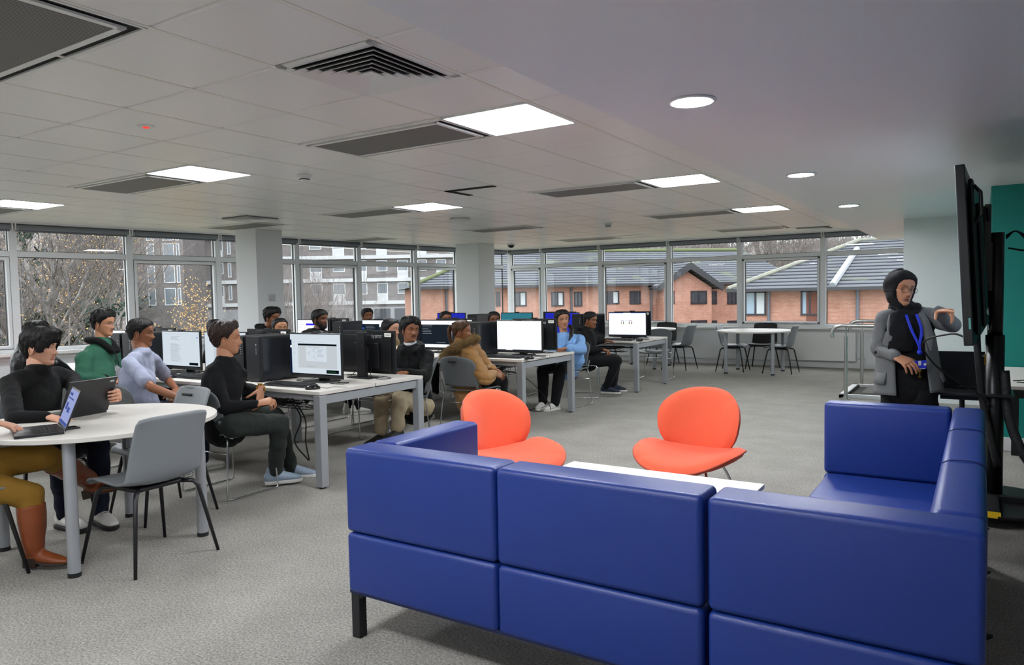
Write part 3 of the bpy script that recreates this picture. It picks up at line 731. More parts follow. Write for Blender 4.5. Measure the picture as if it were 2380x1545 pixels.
for (xa_, xb_, W0, zt) in ((-260, 300, 62, 11.5), (1140, 2400, 92, 8.6)):
    def slope(u, v):
        p = at(xa_+(xb_-xa_)*u, 690, W=W0+26*v); q = noise.noise((u*17, v*5, xa_))+.5*noise.noise((u*60, v*9, 3))
        return (p[0], p[1], ZG+(zt-ZG+q*1.6)*math.sin(min(1, v*1.25)*PI/2))
    mb = MB(); mb.shell(slope, 90, 14, .4); h_ = mb.build('hill', m, smooth=True); struct(h_)
for x in range(1215, 2140, 34):
    t = copy_tree(bw); t.location = gp_(x, rnd.uniform(60, 84)); t.rotation_euler[2] = rnd.uniform(0, 6); s = rnd.uniform(.85, 1.15); t.scale = (s, s, s)
for x in range(-40, 260, 45):
    t = copy_tree(bw); t.location = gp_(x, rnd.uniform(40, 55)); t.rotation_euler[2] = rnd.uniform(0, 6); s = rnd.uniform(.7, .9); t.scale = (s, s, s)
    t['label'] = 'bare tree in the grey thicket behind the birches'; t['group'] = 'bare thicket behind the birches'
# ============================================================ FURNITURE
DTOP = M('desk_top', 'DAD6CE', .45, bump=(80, .02)); SILV = M('silver_leg', 'A6AAAE', .38, .35, bump=(120, .03)); FOOT = M('black_foot', '16171A', .6)
CHR = M('chrome_rod', 'D3D6D8', .12, 1); KBD = M('black_plastic', '17181A', .45); KEY = M('key_black', '232426', .5); TOWER = M('tower_black', '1A1B1D', .42, bump=(300, .05, 1))
GLOSS = M('tower_side', '23262B', .22); BEZ = M('bezel_black', '131416', .4); CABLE = M('cable_black', '0F1012', .5); STK = M('sticker_white', 'ECEAE2', .6); LOGO = M('logo_silver', 'C9CBCD', .3, .6)
HD = .735
def desk_bench(x1, L, y, label):
    r_ = empty('computer_desk', (x1, y, 0), 0, label, 'desk')
    for k, (a, b_) in enumerate(((0, .592), (.608, 1.2))):
        n = 3; w = L/n
        for q in range(n):
            f = MB(); f.box(-w*(q+1)+.001, -w*q-.001, a, b_, HD-.027, HD); f.build('desktop', DTOP, r_, bevel=.002, seg=1)
    for q in range(4):
        x = -L/3*q-(.035 if q < 3 else -.035); x = min(x, -.035)
        for yy in (.035, 1.165):
            f = MB(); f.box(x-.035, x+.035, yy-.035, yy+.035, .012, HD-.03); l = f.build('leg', SILV, r_, bevel=.005)
            g = MB(); g.cyl((x, yy), .022, .0, .013, 12); g.build('foot', FOOT, l)
        f = MB(); f.box(x-.02, x+.02, .07, 1.13, HD-.10, HD-.035); f.box(x-.02, x+.02, .59, .61, HD-.04, HD-.012); f.build('end_rail', SILV, r_, bevel=.003)
    for yy in (.05, 1.12):
        f = MB(); f.box(-L+.08, -.08, yy, yy+.03, HD-.075, HD-.03); f.build('side_rail', SILV, r_)
    for side in (0, 1):
        for q in range(3):
            cx = -.75-q*L/3; w_ = .46; y0, y1 = ((.10, .34) if side == 0 else (.86, 1.10)); z0, z1 = HD-.17, HD-.06
            f = MB()
            for t in np.linspace(-w_, w_, 15): f.tube([(cx+t, y0, z1), (cx+t, y0+.03, z0), (cx+t, y1-.03, z0), (cx+t, y1, z1)], .0022, 4, caps=False)
            for yy, zz in ((y0, z1), (y0+.015, (z0+z1)/2), (y0+.03, z0), ((y0+y1)/2, z0), (y1-.03, z0), (y1-.015, (z0+z1)/2), (y1, z1)): f.tube([(cx-w_, yy, zz), (cx+w_, yy, zz)], .003, 4, caps=False)
            b_ = f.build('cable_basket', CABLE, r_)
            rn = random.Random(int(abs(y*10))+q+side*7); f = MB()
            for _ in range(6):
                P = [np.array([cx+rn.uniform(-w_, w_)*.9, rn.uniform(y0+.03, y1-.03), z0+rn.uniform(.0, .05)]) for _ in range(5)]
                f.tube(bez(P, 14), rn.uniform(.003, .0045), 5, caps=False)
            f.box(cx-.25, cx+.12, y0+.06, y0+.13, z0+.004, z0+.055)
            f.build('wiring', CABLE, b_)
    return proto_done(r_)
def bez(P, n=12):
    """smooth curve through the points P"""
    P = [np.asarray(p, float) for p in P]; out = []
    Q = [2*P[0]-P[1]]+P+[2*P[-1]-P[-2]]
    for i in range(1, len(Q)-2):
        m_ = max(2, n//(len(P)-1))
        for t in np.linspace(0, 1, m_, endpoint=False):
            a, b_, c, d = Q[i-1:i+3]
            out.append(.5*((2*b_)+(-a+c)*t+(2*a-5*b_+4*c-d)*t*t+(-a+3*b_-3*c+d)*t**3))
    out.append(P[-1]); return out
YD = [3.77, 6.62, 9.74]
L_ = [4.75, 4.75, 4.75]
for y, l in zip(YD, ['long white-topped computer desk nearest the round table', 'middle long white-topped computer desk, behind the girl in the tan fur-hooded coat', 'farthest white-topped computer desk, in front of the window wall']):
    desk_bench(-4.13, 4.75, y, l)

SCW = emis('screen_white', 'F4F8FF', 0.61); SCB = emis('screen_pale', 'DDE8F2', 0.47); SCG = emis('screen_grey', 'BFC8D0', 0.38); SCT = emis('screen_teal', '3F8FA0', 0.36); SCBL = emis('screen_blue', '2B35C8', 0.41)
SCD = emis('screen_dark', '2A3440', 0.27); INK = emis('screen_ink', '9AA5AE', 0.32); NAV = emis('screen_navy', '10285A', 0.27); DKB = emis('screen_black', '14202A', 0.23); BLU = emis('screen_link', '3C78E0', 0.45); VIO = emis('screen_violet', '3A2CF0', 0.50); RED = emis('screen_red', 'E03A2A', 0.41); GRN = emis('screen_green', '2E9A3A', 0.36); CYA = emis('screen_sky', '9CCBF0', 0.45); LGR = emis('screen_line', 'D5DDE2', 0.43)
PAL = [SCW, SCB, SCG, SCT, SCBL, SCD, INK, NAV, DKB, BLU, VIO, RED, GRN, CYA, LGR]
def screens(kind, w, h):
    """rectangles (x0, x1, z0, z1, material index) in 0..1 of the screen"""
    R = []
    rn = random.Random(kind)
    def lines(x0, x1, z1, n, dz, k=6, hgt=.006):
        for i in range(n): R.append((x0, x0+(x1-x0)*rn.uniform(.5, 1), z1-i*dz-hgt, z1-i*dz, k))
    if kind == 'tree':
        R.append((0, 1, 0, 1, 1)); R += [(0, .03, 0, .86, 7), (0, 1, 0, .02, 8), (.16, .93, .72, .765, 8), (.16, .93, .16, .72, 14), (.32, .73, .33, .71, 1)]
        R += [(.72, .96, .045, .13, 8), (.74, .9, .08, .09, 12), (0, .03, .66, .72, 0)]
        lines(.05, .12, .82, 11, .035, 14); lines(.08, .3, .955, 1, .1, 14); lines(.08, .24, .9, 1, .1, 14); lines(.16, .3, .81, 1, .1, 6)
        lines(.36, .7, .69, 2, .022, 6, .004); lines(.55, .7, .63, 5, .018, 6, .004); lines(.55, .7, .52, 5, .018, 6, .004); lines(.34, .68, .21, 1, .1, 6)
        for cx, cz in ((.35, .53), (.45, .6), (.45, .44)):
            for s in (-1, 1):
                for t in range(6): R.append((cx+t*.013, cx+t*.013+.014, cz+s*t*.010-.002, cz+s*t*.010+.003, 6))
    elif kind == 'doc':
        R += [(0, 1, 0, 1, 1), (0, 1, 0, .02, 8), (.72, .95, .05, .12, 8), (.92, .97, .83, .85, 9)]
        lines(.24, .54, .86, 4, .03); lines(.22, .53, .66, 18, .03); lines(.78, .95, .8, 4, .06, 14); lines(.05, .9, .95, 2, .03, 14)
    elif kind == 'plain': R += [(0, 1, 0, 1, 0), (0, 1, 0, .02, 7), (.2, .35, .0, .018, 0)]; lines(.02, .06, .93, 16, .03, 14)
    elif kind == 'bars':
        R += [(0, 1, 0, 1, 0), (0, 1, 0, .018, 7), (0, 1, .982, 1, 9), (.4, .6, .985, 1, 0)]
        for x in (.335, .385, .545, .61):
            w_ = .03 if x != .335 else .02
            R += [(x, x+w_, .505, .54, 12), (x, x+w_, .54, .575, 11), (x, x+w_, .585, .635, 13)]
        R += [(.335, .41, .655, .668, 11), (.44, .51, .655, .668, 14), (.54, .63, .655, .668, 11)]
    elif kind == 'code':
        R += [(0, 1, 0, 1, 0), (.0, .74, .13, .86, 5), (0, 1, 0, .02, 8), (.8, 1, .12, .68, 9), (.8, 1, .7, .93, 9), (.83, .97, .72, .8, 0)]
        lines(.03, .3, .83, 6, .06, 14); lines(.82, .96, .5, 4, .03, 0); lines(.4, .7, .2, 1, .1, 14)
    elif kind == 'chat':
        R += [(0, 1, 0, 1, 5), (0, 1, .86, 1, 0), (0, .05, 0, .86, 7), (.5, 1, .74, .86, 0), (.0, .04, .66, .72, 9)]
        lines(.1, .4, .78, 8, .07, 14)
    elif kind == 'violet': R += [(0, 1, 0, 1, 0), (.28, .82, .78, .86, 10), (.81, .825, .5, .86, 10)]; lines(.02, .24, .9, 4, .07, 3)
    elif kind == 'teal': R += [(0, 1, 0, 1, 3), (.3, .31, .3, .42, 14), (.86, .9, .33, .36, 7)]
    elif kind == 'blue': R += [(0, 1, 0, 1, 4), (.3, .32, .75, .8, 0)]
    else: R += [(0, 1, 0, 1, 8)]
    out = []
    for i, (a, b_, c, d, k) in enumerate(R): out.append((a*w-w/2, b_*w-w/2, c*h, d*h, k, i))
    return out
def monitor(kind):
    r_ = empty('monitor', cat='monitor')
    w, h, z0 = .600, .338, .062
    f = MB(); f.box(-w/2-.008, w/2+.008, 0, .022, z0-.026, z0+h+.008); f.box(-w/2+.03, w/2-.03, .022, .032, z0, z0+h-.03); f.box(-.15, .15, .03, .055, z0+.02, z0+h-.1)
    f.box(-.15, .15, .030, .058, z0+h-.104, z0+h-.098)
    f.build('casing', BEZ, r_, bevel=.003, seg=1)
    f = MB()
    for a, b_, c, d, k, i in screens(kind, w-.006, h-.004):
        f.add([(a, -.0008-i*2e-5, z0+.002+c), (b_, -.0008-i*2e-5, z0+.002+c), (b_, -.0008-i*2e-5, z0+.002+d), (a, -.0008-i*2e-5, z0+.002+d)], [(0, 1, 2, 3)], k)
    f.build('screen', PAL, r_)
    f = MB(); f.box(-.045, .045, .075, .12, .006, z0+h+.0); f.box(-.05, .05, .05, .08, z0+.09, z0+.2); f.build('stand_column', KBD, r_, bevel=.006)
    f = MB(); f.box(-.13, .13, -.03, .16, 0, .012); f.build('base', KBD, r_, bevel=.008)
    T = frame((-.055, .0326, z0+h-.055), PI); f = MB(); stroke_text(f, 'iiyama', .032, .0019, T); f.build('logo', LOGO, r_)
    f = MB(); f.box(-w/2+.02, -w/2+.095, .032, .0335, z0+h-.045, z0+h-.012); l = f.build('asset_sticker', STK, r_)
    f = MB(); f.box(-w/2+.033, -w/2+.082, .0334, .034, z0+h-.031, z0+h-.027); f.build('print', M('grey_print', '6E6C68', .6), l)
    f = MB(); f.box(-.10, .10, -.001, .001, z0-.018, z0-.014); f.box(-.04, .04, .0, .03, z0+h+.008, z0+h+.018); f.build('trim_detail', KEY, r_)
    f = MB(); f.tube(bez([(-.07, .055, z0+.03), (-.10, .10, .03), (-.20, .13, .006), (-.28, .06, .005), (-.22, .0, .005), (-.12, -.03, .006)], 24), .003, 6, caps=False)
    f.tube(bez([(.06, .055, z0+.04), (.12, .11, .02), (.22, .05, .005), (.30, .08, .005), (.34, -.02, .005), (.22, -.05, .006), (.26, .02, .008)], 28), .0028, 6, caps=False); f.build('cable', CABLE, r_, smooth=True)
    return proto_done(r_)
def tower():
    r_ = empty('computer_tower', cat='computer'); w, d, h = .172, .43, .385
    f = MB(); f.box(-w/2, w/2, .01, d, .008, h); f.build('case', TOWER, r_, bevel=.006)
    f = MB(); f.box(-w/2+.004, w/2-.004, -.004, .012, .01, h-.004)
    for k in range(7): f.box(-w/2+.02+k*.002*0, w/2-.02, -.0052, -.0038, .03+k*.006, .032+k*.006)
    f.build('front_panel', KBD, r_, bevel=.004)
    f = MB(); f.box(w/2-.001, w/2+.002, .03, d-.02, .025, h-.02); f.build('side_panel', GLOSS, r_, bevel=.0015, seg=1)
    f = MB()
    for k in range(4): f.box(.045, .053, -.0065, -.003, h-.10-k*.016, h-.094-k*.016)
    f.tube([(.049, -.004, h-.07), (.049, -.0075, h-.07)], .006, 12); f.build('port', LOGO, r_)
    for a in (-w/2+.02, w/2-.02):
        for b_ in (.04, d-.04): f = MB(); f.box(a-.012, a+.012, b_-.02, b_+.02, 0, .009); f.build('foot', FOOT, r_)
    return proto_done(r_)
def keyboard():
    r_ = empty('keyboard', cat='keyboard')
    f = MB(); f.prism([(-.225, -.075, 0), (-.225, .075, 0), (-.225, .07, .022), (-.225, -.072, .010)], (.45, 0, 0)); f.build('body', KBD, r_, bevel=.003)
    f = MB()
    for r0 in range(6):
        y = -.060+r0*.0215; z = .0115+(y+.072)*.085; x = -.215
        for k in range(21):
            if k in (15, 18) and r0 > 0: x += .004
            if r0 == 0 and 4 <= k <= 8: x += .0203; continue
            f.box(x+.001, x+.0185, y, y+.018, z, z+.006); x += .0203
    f.build('keys', KEY, r_)
    f = MB(); f.tube(bez([(.1, .073, .01), (.12, .12, .004), (.05, .2, .004), (.0, .27, .005)], 12), .0025, 5, caps=False); f.build('cable', CABLE, r_)
    return proto_done(r_)
def mouse():
    r_ = empty('computer_mouse', cat='mouse')
    f = MB(); f.ell((0, 0, .010), (.032, .058, .026), 20, 12); v = f.v[0]; v[:, 2] = np.maximum(v[:, 2], 0); f.build('body', M('mouse_black', '121315', .18), r_, smooth=True)
    f = MB(); f.tube([(-.004, .03, .030), (.004, .03, .030)], .009, 12); f.build('wheel', GASK, r_, smooth=True)
    f = MB(); f.tube(bez([(0, .055, .012), (.01, .11, .004), (-.04, .17, .004), (.04, .25, .004)], 14), .002, 5, caps=False); f.build('cable', CABLE, r_)
    return proto_done(r_)
protos = {k: monitor(k) for k in ('tree', 'doc', 'plain', 'bars', 'code', 'chat', 'violet', 'teal', 'blue', 'off')}
TW, KB, MS = tower(), keyboard(), mouse()
def near_ws(row, x, kind, label, kb=None):
    place(protos[kind], (x, YD[row]+.43, HD), 0, label, 'computer monitors on the long desks')
    if kb: place(KB, (x-.02, YD[row]+.17, HD), .06, {'black': 'black keyboard on the nearest desk corner, in front of the branching diagrams', 'second black': 'black keyboard behind the man in the white t-shirt', 'grey-topped': 'keyboard in front of the large blank white screen', 'far': 'black keyboard on the farthest desk corner'}[kb], 'black keyboards'); place(MS, (x+.34, YD[row]+.09, HD), -.6, 'mouse to the right of the keyboard '+{'black': 'on the nearest desk corner', 'second black': 'by the man in the white t-shirt', 'grey-topped': 'on the middle desk corner', 'far': 'on the farthest desk corner'}[kb], 'black mice')
def far_ws(row, x, label, kind='off'):
    place(protos[kind], (x, YD[row]+.93, HD), PI, label, 'computer monitors on the long desks')
near_ws(0, -4.64, 'tree', 'lit monitor showing two branching diagrams, at the end of the nearest desk', 'black')
near_ws(0, -5.82, 'doc', 'lit monitor mostly hidden behind the man in the black sweatshirt')
near_ws(0, -6.50, 'doc', 'lit monitor with a page of text beside the man in the white t-shirt', 'second black')
near_ws(0, -7.75, 'plain', 'small visible lit screen between the man with glasses and the man in the t-shirt')
place(KB, (-6.0, YD[0]+.2, HD), .03, 'black keyboard left of the man in the black sweatshirt', 'black keyboards')
near_ws(1, -4.435, 'plain', 'large blank white screen at the end of the middle desk', 'grey-topped')
near_ws(1, -5.57, 'code', 'lit monitor with code and a blue sidebar behind the man in the black hoodie')
near_ws(1, -6.57, 'chat', 'dark chat screen left of the long-haired girl')
near_ws(1, -7.82, 'violet', 'white screen with a violet stripe left of the bearded man')
near_ws(2, -4.475, 'bars', 'white screen with small red and green bars at the end of the farthest desk', 'far')
near_ws(2, -5.59, 'blue', 'bright blue screen behind the girl in the blue hoodie')
near_ws(2, -6.44, 'teal', 'teal landscape screen to the right of the second pillar')
near_ws(2, -7.79, 'blue', 'blue screen in front of the second pillar, left')
def xpx(x, Y, y=760): return float(at(x, y, Y=Y)[0])
for row, x, l in [(0, -4.50, 'monitor back with a white sticker at the end of the nearest desk'), (0, xpx(668, 4.66)-.31, 'monitor back with a white sticker below the dark-haired girl'), (0, xpx(402, 4.66)-.31, 'monitor back above the man in the t-shirt'),
                  (0, xpx(575, 4.66)-.31, 'monitor back behind the head of the man in the black sweatshirt'),
                  (1, -4.52, 'monitor back with a white sticker beside the girl in the blue hoodie'), (1, xpx(1105, 7.55)-.31, 'monitor back behind the ponytailed girl'), (1, xpx(812, 7.55)-.31, 'monitor back right of the bearded man'),
                  (2, -4.6, 'monitor back behind the red and green bar screen'), (2, -5.9, 'monitor back hidden on the farthest desk')]:
    if row == 0 and 'sweatshirt' in l: continue
    far_ws(row, x, l)
for x, y, l in [(-5.16, YD[0]+.22, 'black computer tower left of the monitor with branching diagrams'), (-5.36, YD[0]+.22, 'black computer tower, second from the monitor with branching diagrams'),
                (-7.05, YD[0]+.22, 'black computer tower behind the man in the white t-shirt'), (-7.26, YD[0]+.22, 'black computer tower behind the shoulder of the man with glasses'),
                (-4.94, YD[1]+.2, 'black computer tower between the ponytailed girl and the blank white screen'), (-5.13, YD[1]+.2, 'black computer tower directly behind the ponytailed girl'),
                (-7.12, YD[1]+.22, 'black computer tower beside the bearded man'), (-6.03, YD[1]+.22, 'black computer tower between the long-haired girl and the man in the hoodie'),
                (-5.02, YD[2]+.2, 'dark computer tower left of the red and green bar screen'), (-5.2, YD[2]+.2, 'black computer tower behind the man in the black jacket'), (-7.2, YD[2]+.22, 'black computer tower right of the blue screen by the pillar')]:
    place(TW, (x, y, HD), 0, l, 'black computer towers on the desks')
f = MB(); f.tube(bez([(-4.62, 6.9, .6), (-4.55, 7.35, .45), (-4.47, 7.65, .2), (-4.42, 7.72, .008), (-4.55, 7.62, .006), (-4.72, 7.7, .006), (-4.6, 7.85, .006), (-4.44, 7.78, .008)], 40), .0045, 6)
tag(f.build('power_cable', CABLE, smooth=True), 'black cable dangling to the floor by the white trainers', 'cable')
f = MB(); f.tube(bez([(-5.0, 4.2, .6), (-4.95, 4.3, .4), (-4.98, 4.25, .2), (-4.93, 4.35, .02)], 24), .006, 6); f.tube(bez([(-4.95, 4.2, .6), (-4.9, 4.3, .4), (-4.9, 4.3, .2), (-4.93, 4.36, .02)], 24), .006, 6)
tag(f.build('power_cable', CABLE, smooth=True), 'black cable hanging under the nearest desk behind its front leg', 'cable')

# ------------------------------------------------------------------ chairs
CHG = M('chair_shell_grey', '6C7072', .5, bump=(150, .03)); CHL = M('chair_shell_light', '82878B', .45, bump=(150, .03)); CHK = M('chair_shell_black', '1B1C1F', .5); CHO = M('chair_red', 'D8452A', .5); LEGK = M('leg_black', '1A1B1D', .4)
def sled_chair(mat=CHG):
    r_ = empty('sled_chair', cat='chair')
    def back(u, v):
        x = (u-.5)*2; z = .50+.32*v; r = (1-min(1, max(0, (v-.72)/.28))**2.4*.28); r *= (1-.06*(1-v))
        zz = z-.02*x*x*v; yy = -.235-.10*v**1.3+.045*x*x
        return (x*.232*r, yy, zz)
    f = MB(); f.shell(back, 20, 14, .009); f.build('backrest', mat, r_, smooth=True, bevel=0)
    def seat(u, v):
        x = (u-.5)*2; y = -.22+.44*v; z = .455-.018*math.sin(v*PI)*(1-x*x)-.03*max(0, v-.85)/.15*.6+.012*x*x
        return (x*.228*(1-.08*(abs(v-.5)*2)**3), y, z)
    f = MB(); f.shell(lambda u, v: seat(1-u, v), 16, 16, .012); f.build('seat', mat, r_, smooth=True)
    f = MB()
    for s in (-1, 1):
        f.shell(lambda u, v, s=s: (s*(.205+.02*u), -.20-.05*v+.01*u, .45+.12*v), 3, 6, .01)
    f.build('back_bracket', mat, r_)
    f = MB(); f.box(-.055, .055, -.352, -.330, .755, .772); f.build('handle_slot', M('slot_dark', '2A2C2D', .7), r_, bevel=.006)
    for s in (-1, 1):
        f = MB(); P = [(s*.225, -.19, .45), (s*.235, -.20, .40), (s*.262, -.235, .05), (s*.264, -.235, .014), (s*.264, -.20, .008), (s*.264, .17, .008), (s*.264, .205, .014), (s*.262, .205, .05), (s*.240, .19, .40), (s*.232, .17, .44), (s*.228, .12, .447), (s*.226, -.15, .442)]
        f.tube(P, .0065, 8); f.build('leg', CHR, r_, smooth=True)
    for q in ((.243, -.205, .33), (.232, .17, .436), (.23, -.15, .436)): f = MB(); f.tube([(-q[0], q[1], q[2]), q], .0055, 8); f.build('cross_bar', CHR, r_, smooth=True)
    return proto_done(r_)
def shell_chair(mat, name='shell_chair'):
    r_ = empty(name, cat='chair')
    prof = [(.235, .425), (.215, .447), (.15, .455), (.05, .447), (-.06, .437), (-.13, .44), (-.178, .462), (-.205, .51), (-.222, .57), (-.245, .66), (-.268, .75), (-.288, .825)]
    Q = bez([(0, a, b_) for a, b_ in prof], 44); n = len(Q)-1
    def fn(u, v):
        t = v*n; i = min(int(t), n-1); p = Q[i]+(Q[i+1]-Q[i])*(t-i); x = (u-.5)*2
        w = np.interp(v, [0, .06, .3, .5, .62, .9, .97, 1], [.19, .212, .232, .232, .226, .212, .208, .198])
        lift = np.interp(v, [0, .3, .48, .6, 1], [.002, .020, .030, .012, 0])*abs(x)**2.2; fwd = np.interp(v, [0, .4, .6, .8, 1], [0, .0, .045, .05, .03])*abs(x)**2
        top = -.012*abs(x)**4 if v > .95 else 0
        return (x*w, p[1]+fwd, p[2]+lift+top)
    f = MB(); f.shell(fn, 22, 40, .011); f.build('shell', mat, r_, smooth=True)
    f = MB(); f.box(-.15, .15, -.12, .13, .405, .43); f.build('under_frame', LEGK, r_, bevel=.01)
    for sx, sy in ((1, 1), (-1, 1), (1, -1), (-1, -1)):
        f = MB(); f.tube([(sx*.12, sy*.10, .418), (sx*.17, sy*.155, .412), (sx*.188, sy*.175, .385), (sx*.25, sy*.245, .0)], [.0125, .0125, .0125, .009], 10); f.build('leg', LEGK, r_, smooth=True)
    return proto_done(r_)
SC, SCO = sled_chair(), None
def hd(dx, dy): return math.atan2(dy, dx)-PI/2      # rotation that turns local +y to (dx, dy)
G1 = 'grey sled chairs at the computer desks'
for x, y, r, l in [(-4.74, 3.44, 0, 'grey chrome-legged chair under the man in the black sweatshirt'), (-5.62, 3.3, .06, 'grey chrome-legged chair under the man in the white t-shirt'),
        (-6.55, 3.32, .2, 'grey chrome-legged chair under the man in the green jacket'), (-7.5, 3.2, 0, 'grey chair under the man in the black jacket, far left'),
        (-4.79, 5.49, hd(-.77, -.63), 'grey chair under the man in the black hoodie and beige trousers'), (-6.55, 5.5, PI, 'grey chair hidden behind the monitors, under the dark-haired girl'), (-7.7, 5.5, PI, 'grey chair under the person peeking left of the pillar'),
        (-4.50, 6.22, 0, 'grey chair with a handle slot, its back towards the orange lounge chairs'), (-5.66, 6.1, 0, 'grey chair under the long-haired girl'), (-6.62, 6.05, 0, 'grey chair under the bearded man'), (-7.6, 6.1, 0, 'grey chair under the man in front of the pillar'),
        (-4.52, 8.28, PI-.1, 'grey chair under the girl in the blue hoodie'), (-5.65, 8.3, PI, 'grey chair under the girl right of the second pillar'), (-6.5, 8.3, PI, 'grey chair under the girl in front of the blue screen'), (-8.0, 8.3, PI, 'grey chair under the man in the far row by the window'),
        (-4.68, 9.16, -1.15, 'grey chair side-on under the man in the black jacket, right'), (-4.55, 11.4, PI, 'empty grey chair beyond the farthest desk'), (-5.7, 8.95, 0, 'empty grey chair on the near side of the farthest desk'), (-5.5, 5.5, PI, 'empty grey chair between the nearest two desks')]:
    place(SC, (x, y, 0), r, l, G1)
red = sled_chair(CHO); place(red, (-10.0, 4.02, 0), -.6, 'red chair cut by the left edge of the photo')
SL, SK = shell_chair(CHL), shell_chair(CHK)
G2 = 'light grey shell chairs'
for x, y, r, l in [(-3.90, 2.29, hd(-1, -.04), 'empty light grey shell chair nearest the camera, at the round table'), (-4.66, 2.84, hd(-.1, -1), 'light grey shell chair tucked in behind the round table'),
        (-4.5, 1.58, hd(.05, 1), 'light grey shell chair under the person in brown boots'), (-5.12, 2.3, hd(1, .05), 'shell chair under the man with the laptop'),
        (-3.76, 13.2, hd(1, .05), 'pale shell chair left of the far round table'), (-2.92, 13.17, hd(-1, .05), 'grey shell chair right of the far round table'), (-4.70, 13.05, hd(-1, .1), 'grey shell chair right of the round table behind the farthest desk')]:
    place(SL, (x, y, 0), r, l, G2)
for x, y, r, l in [(-3.38, 13.78, hd(0, -1), 'black shell chair behind the far round table, against the wall'), (-5.35, 13.9, hd(0, -1), 'black shell chair behind the partly hidden round table')]:
    place(SK, (x, y, 0), r, l, 'black shell chairs by the windows')
# ------------------------------------------------------------- round tables
def round_table():
    r_ = empty('round_table', cat='table'); R = .64
    f = MB(); f.lathe([(0, HD-.020), (R-.003, HD-.020), (R, HD-.017), (R, HD+.003), (R-.003, HD+.006), (0, HD+.006)], 72); f.build('tabletop', DTOP, r_, auto=True)
    for sx, sy in ((1, 1), (-1, 1), (1, -1), (-1, -1)):
        f = MB(); f.cyl((sx*.395, sy*.375), .031, .022, HD-.02, 24); l = f.build('leg', SILV, r_, auto=True)
        g = MB(); g.cyl((sx*.395, sy*.375), .0325, 0, .023, 24); g.build('foot_cap', FOOT, l, auto=True)
    return proto_done(r_)
RTB = round_table()
for x, y, l in [(-4.37, 2.29, 'white round table with two laptops, nearest the camera'), (-3.34, 13.06, 'white round table with three chairs by the far window'), (-5.52, 13.25, 'white round table partly hidden behind the farthest desk')]:
    place(RTB, (x, y, 0), 0, l, 'white round tables with silver legs')
# ------------------------------------------------------------------- sofa
SOFA = M('sofa_vinyl', '15307A', .36, bump=(350, .12, 2), var=(2.5, '183480', .3)); SD = M('sofa_dark', '101C48', .6)
so = empty('modular_sofa', (-1.1, 2.18, 0), 0, 'large royal blue vinyl U-shaped modular sofa, its back to the camera', 'sofa')
def cushion(name, x0, x1, y0, y1, z0, z1, bv=.022, parent=so, mat=SOFA, sag=0):
    f = MB(); ox, oy = -1.1, 2.18
    n = 8; X = np.linspace(x0, x1, n+1)-ox; Y = np.linspace(y0, y1, n+1)-oy
    f.box(x0-ox, x1-ox, y0-oy, y1-oy, z0, z1)
    return f.build(name, mat, parent, bevel=bv, seg=5, smooth=True)
g_ = .0015; ZT, ZM, ZB = .805, .452, .195
xs = [-2.225, -1.468, -.700, .022]
for a, b_ in zip(xs, xs[1:]):
    g1 = .005 if abs(b_+.7) < .01 or abs(a+.7) < .01 else 0
    cushion('backrest', a+g_+(.005 if abs(a+.7) < .01 else 0), b_-g_-(.005 if abs(b_+.7) < .01 else 0), 2.15, 2.315, ZM+g_, ZT)
    cushion('base_panel', a+g_+(.005 if abs(a+.7) < .01 else 0), b_-g_-(.005 if abs(b_+.7) < .01 else 0), 2.15, 2.315, ZB, ZM-g_)
    if a < -.8: cushion('seat_cushion', max(a, -2.08)+g_, min(b_, -.71)-g_, 2.32, 2.86, ZB+.02, .42)
cushion('armrest', -2.225, -2.085, 2.318, 2.93, ZM+g_, ZT); cushion('armrest', -2.225, -2.085, 2.318, 2.93, ZB, ZM-g_)
ys = [2.318, 3.03, 3.72, 4.43]
for k, (a, b_) in enumerate(zip(ys, ys[1:])):
    cushion('backrest', -.118, .022, a+.0005, b_-.0005, ZM, ZT, .03); cushion('base_panel', -.118, .022, a+.0005, b_-.0005, ZB, ZM-g_)
    cushion('seat_cushion', -.705, -.122, a+g_, min(b_, 4.29)-g_, ZB+.02, .42, .018)
cushion('armrest', -.725, -.121, 4.295, 4.43, ZM-.04, ZT, .022); cushion('armrest', -.725, -.121, 4.295, 4.43, ZB, ZM-.043)
for x, y in ((-2.195, 2.185), (-2.195, 2.88), (-.01, 2.185), (-.01, 3.03), (-.01, 3.72), (-.01, 4.40), (-.69, 4.40), (-.69, 3.4), (-1.46, 2.82), (-.70, 2.82)):
    f = MB(); f.box(x+1.1-.022, x+1.1+.022, y-2.18-.022, y-2.18+.022, 0, ZB+.01); f.prism([(x+1.1+.02, y-2.2, ZB), (x+1.1+.06, y-2.2, ZB), (x+1.1+.02, y-2.2, ZB-.03)], (0, .03, 0)); f.build('leg', FOOT, so, bevel=.003)
f = MB(); f.box(-1.12, 1.12, -.02, .13, ZB-.004, ZB+.01); f.box(.985, 1.12, .13, 2.2, ZB-.004, ZB+.01); f.build('base_frame', SD, so)
f = MB()
for y in (3.03, 3.72): f.tube(bez([(.985, y-2.18+.0, ZT-.012), (1.02, y-2.18, ZT+.001), (1.09, y-2.18, ZT+.001), (1.124, y-2.18, ZT-.02)], 12), .0022, 5)
f.build('seam', SD, so)
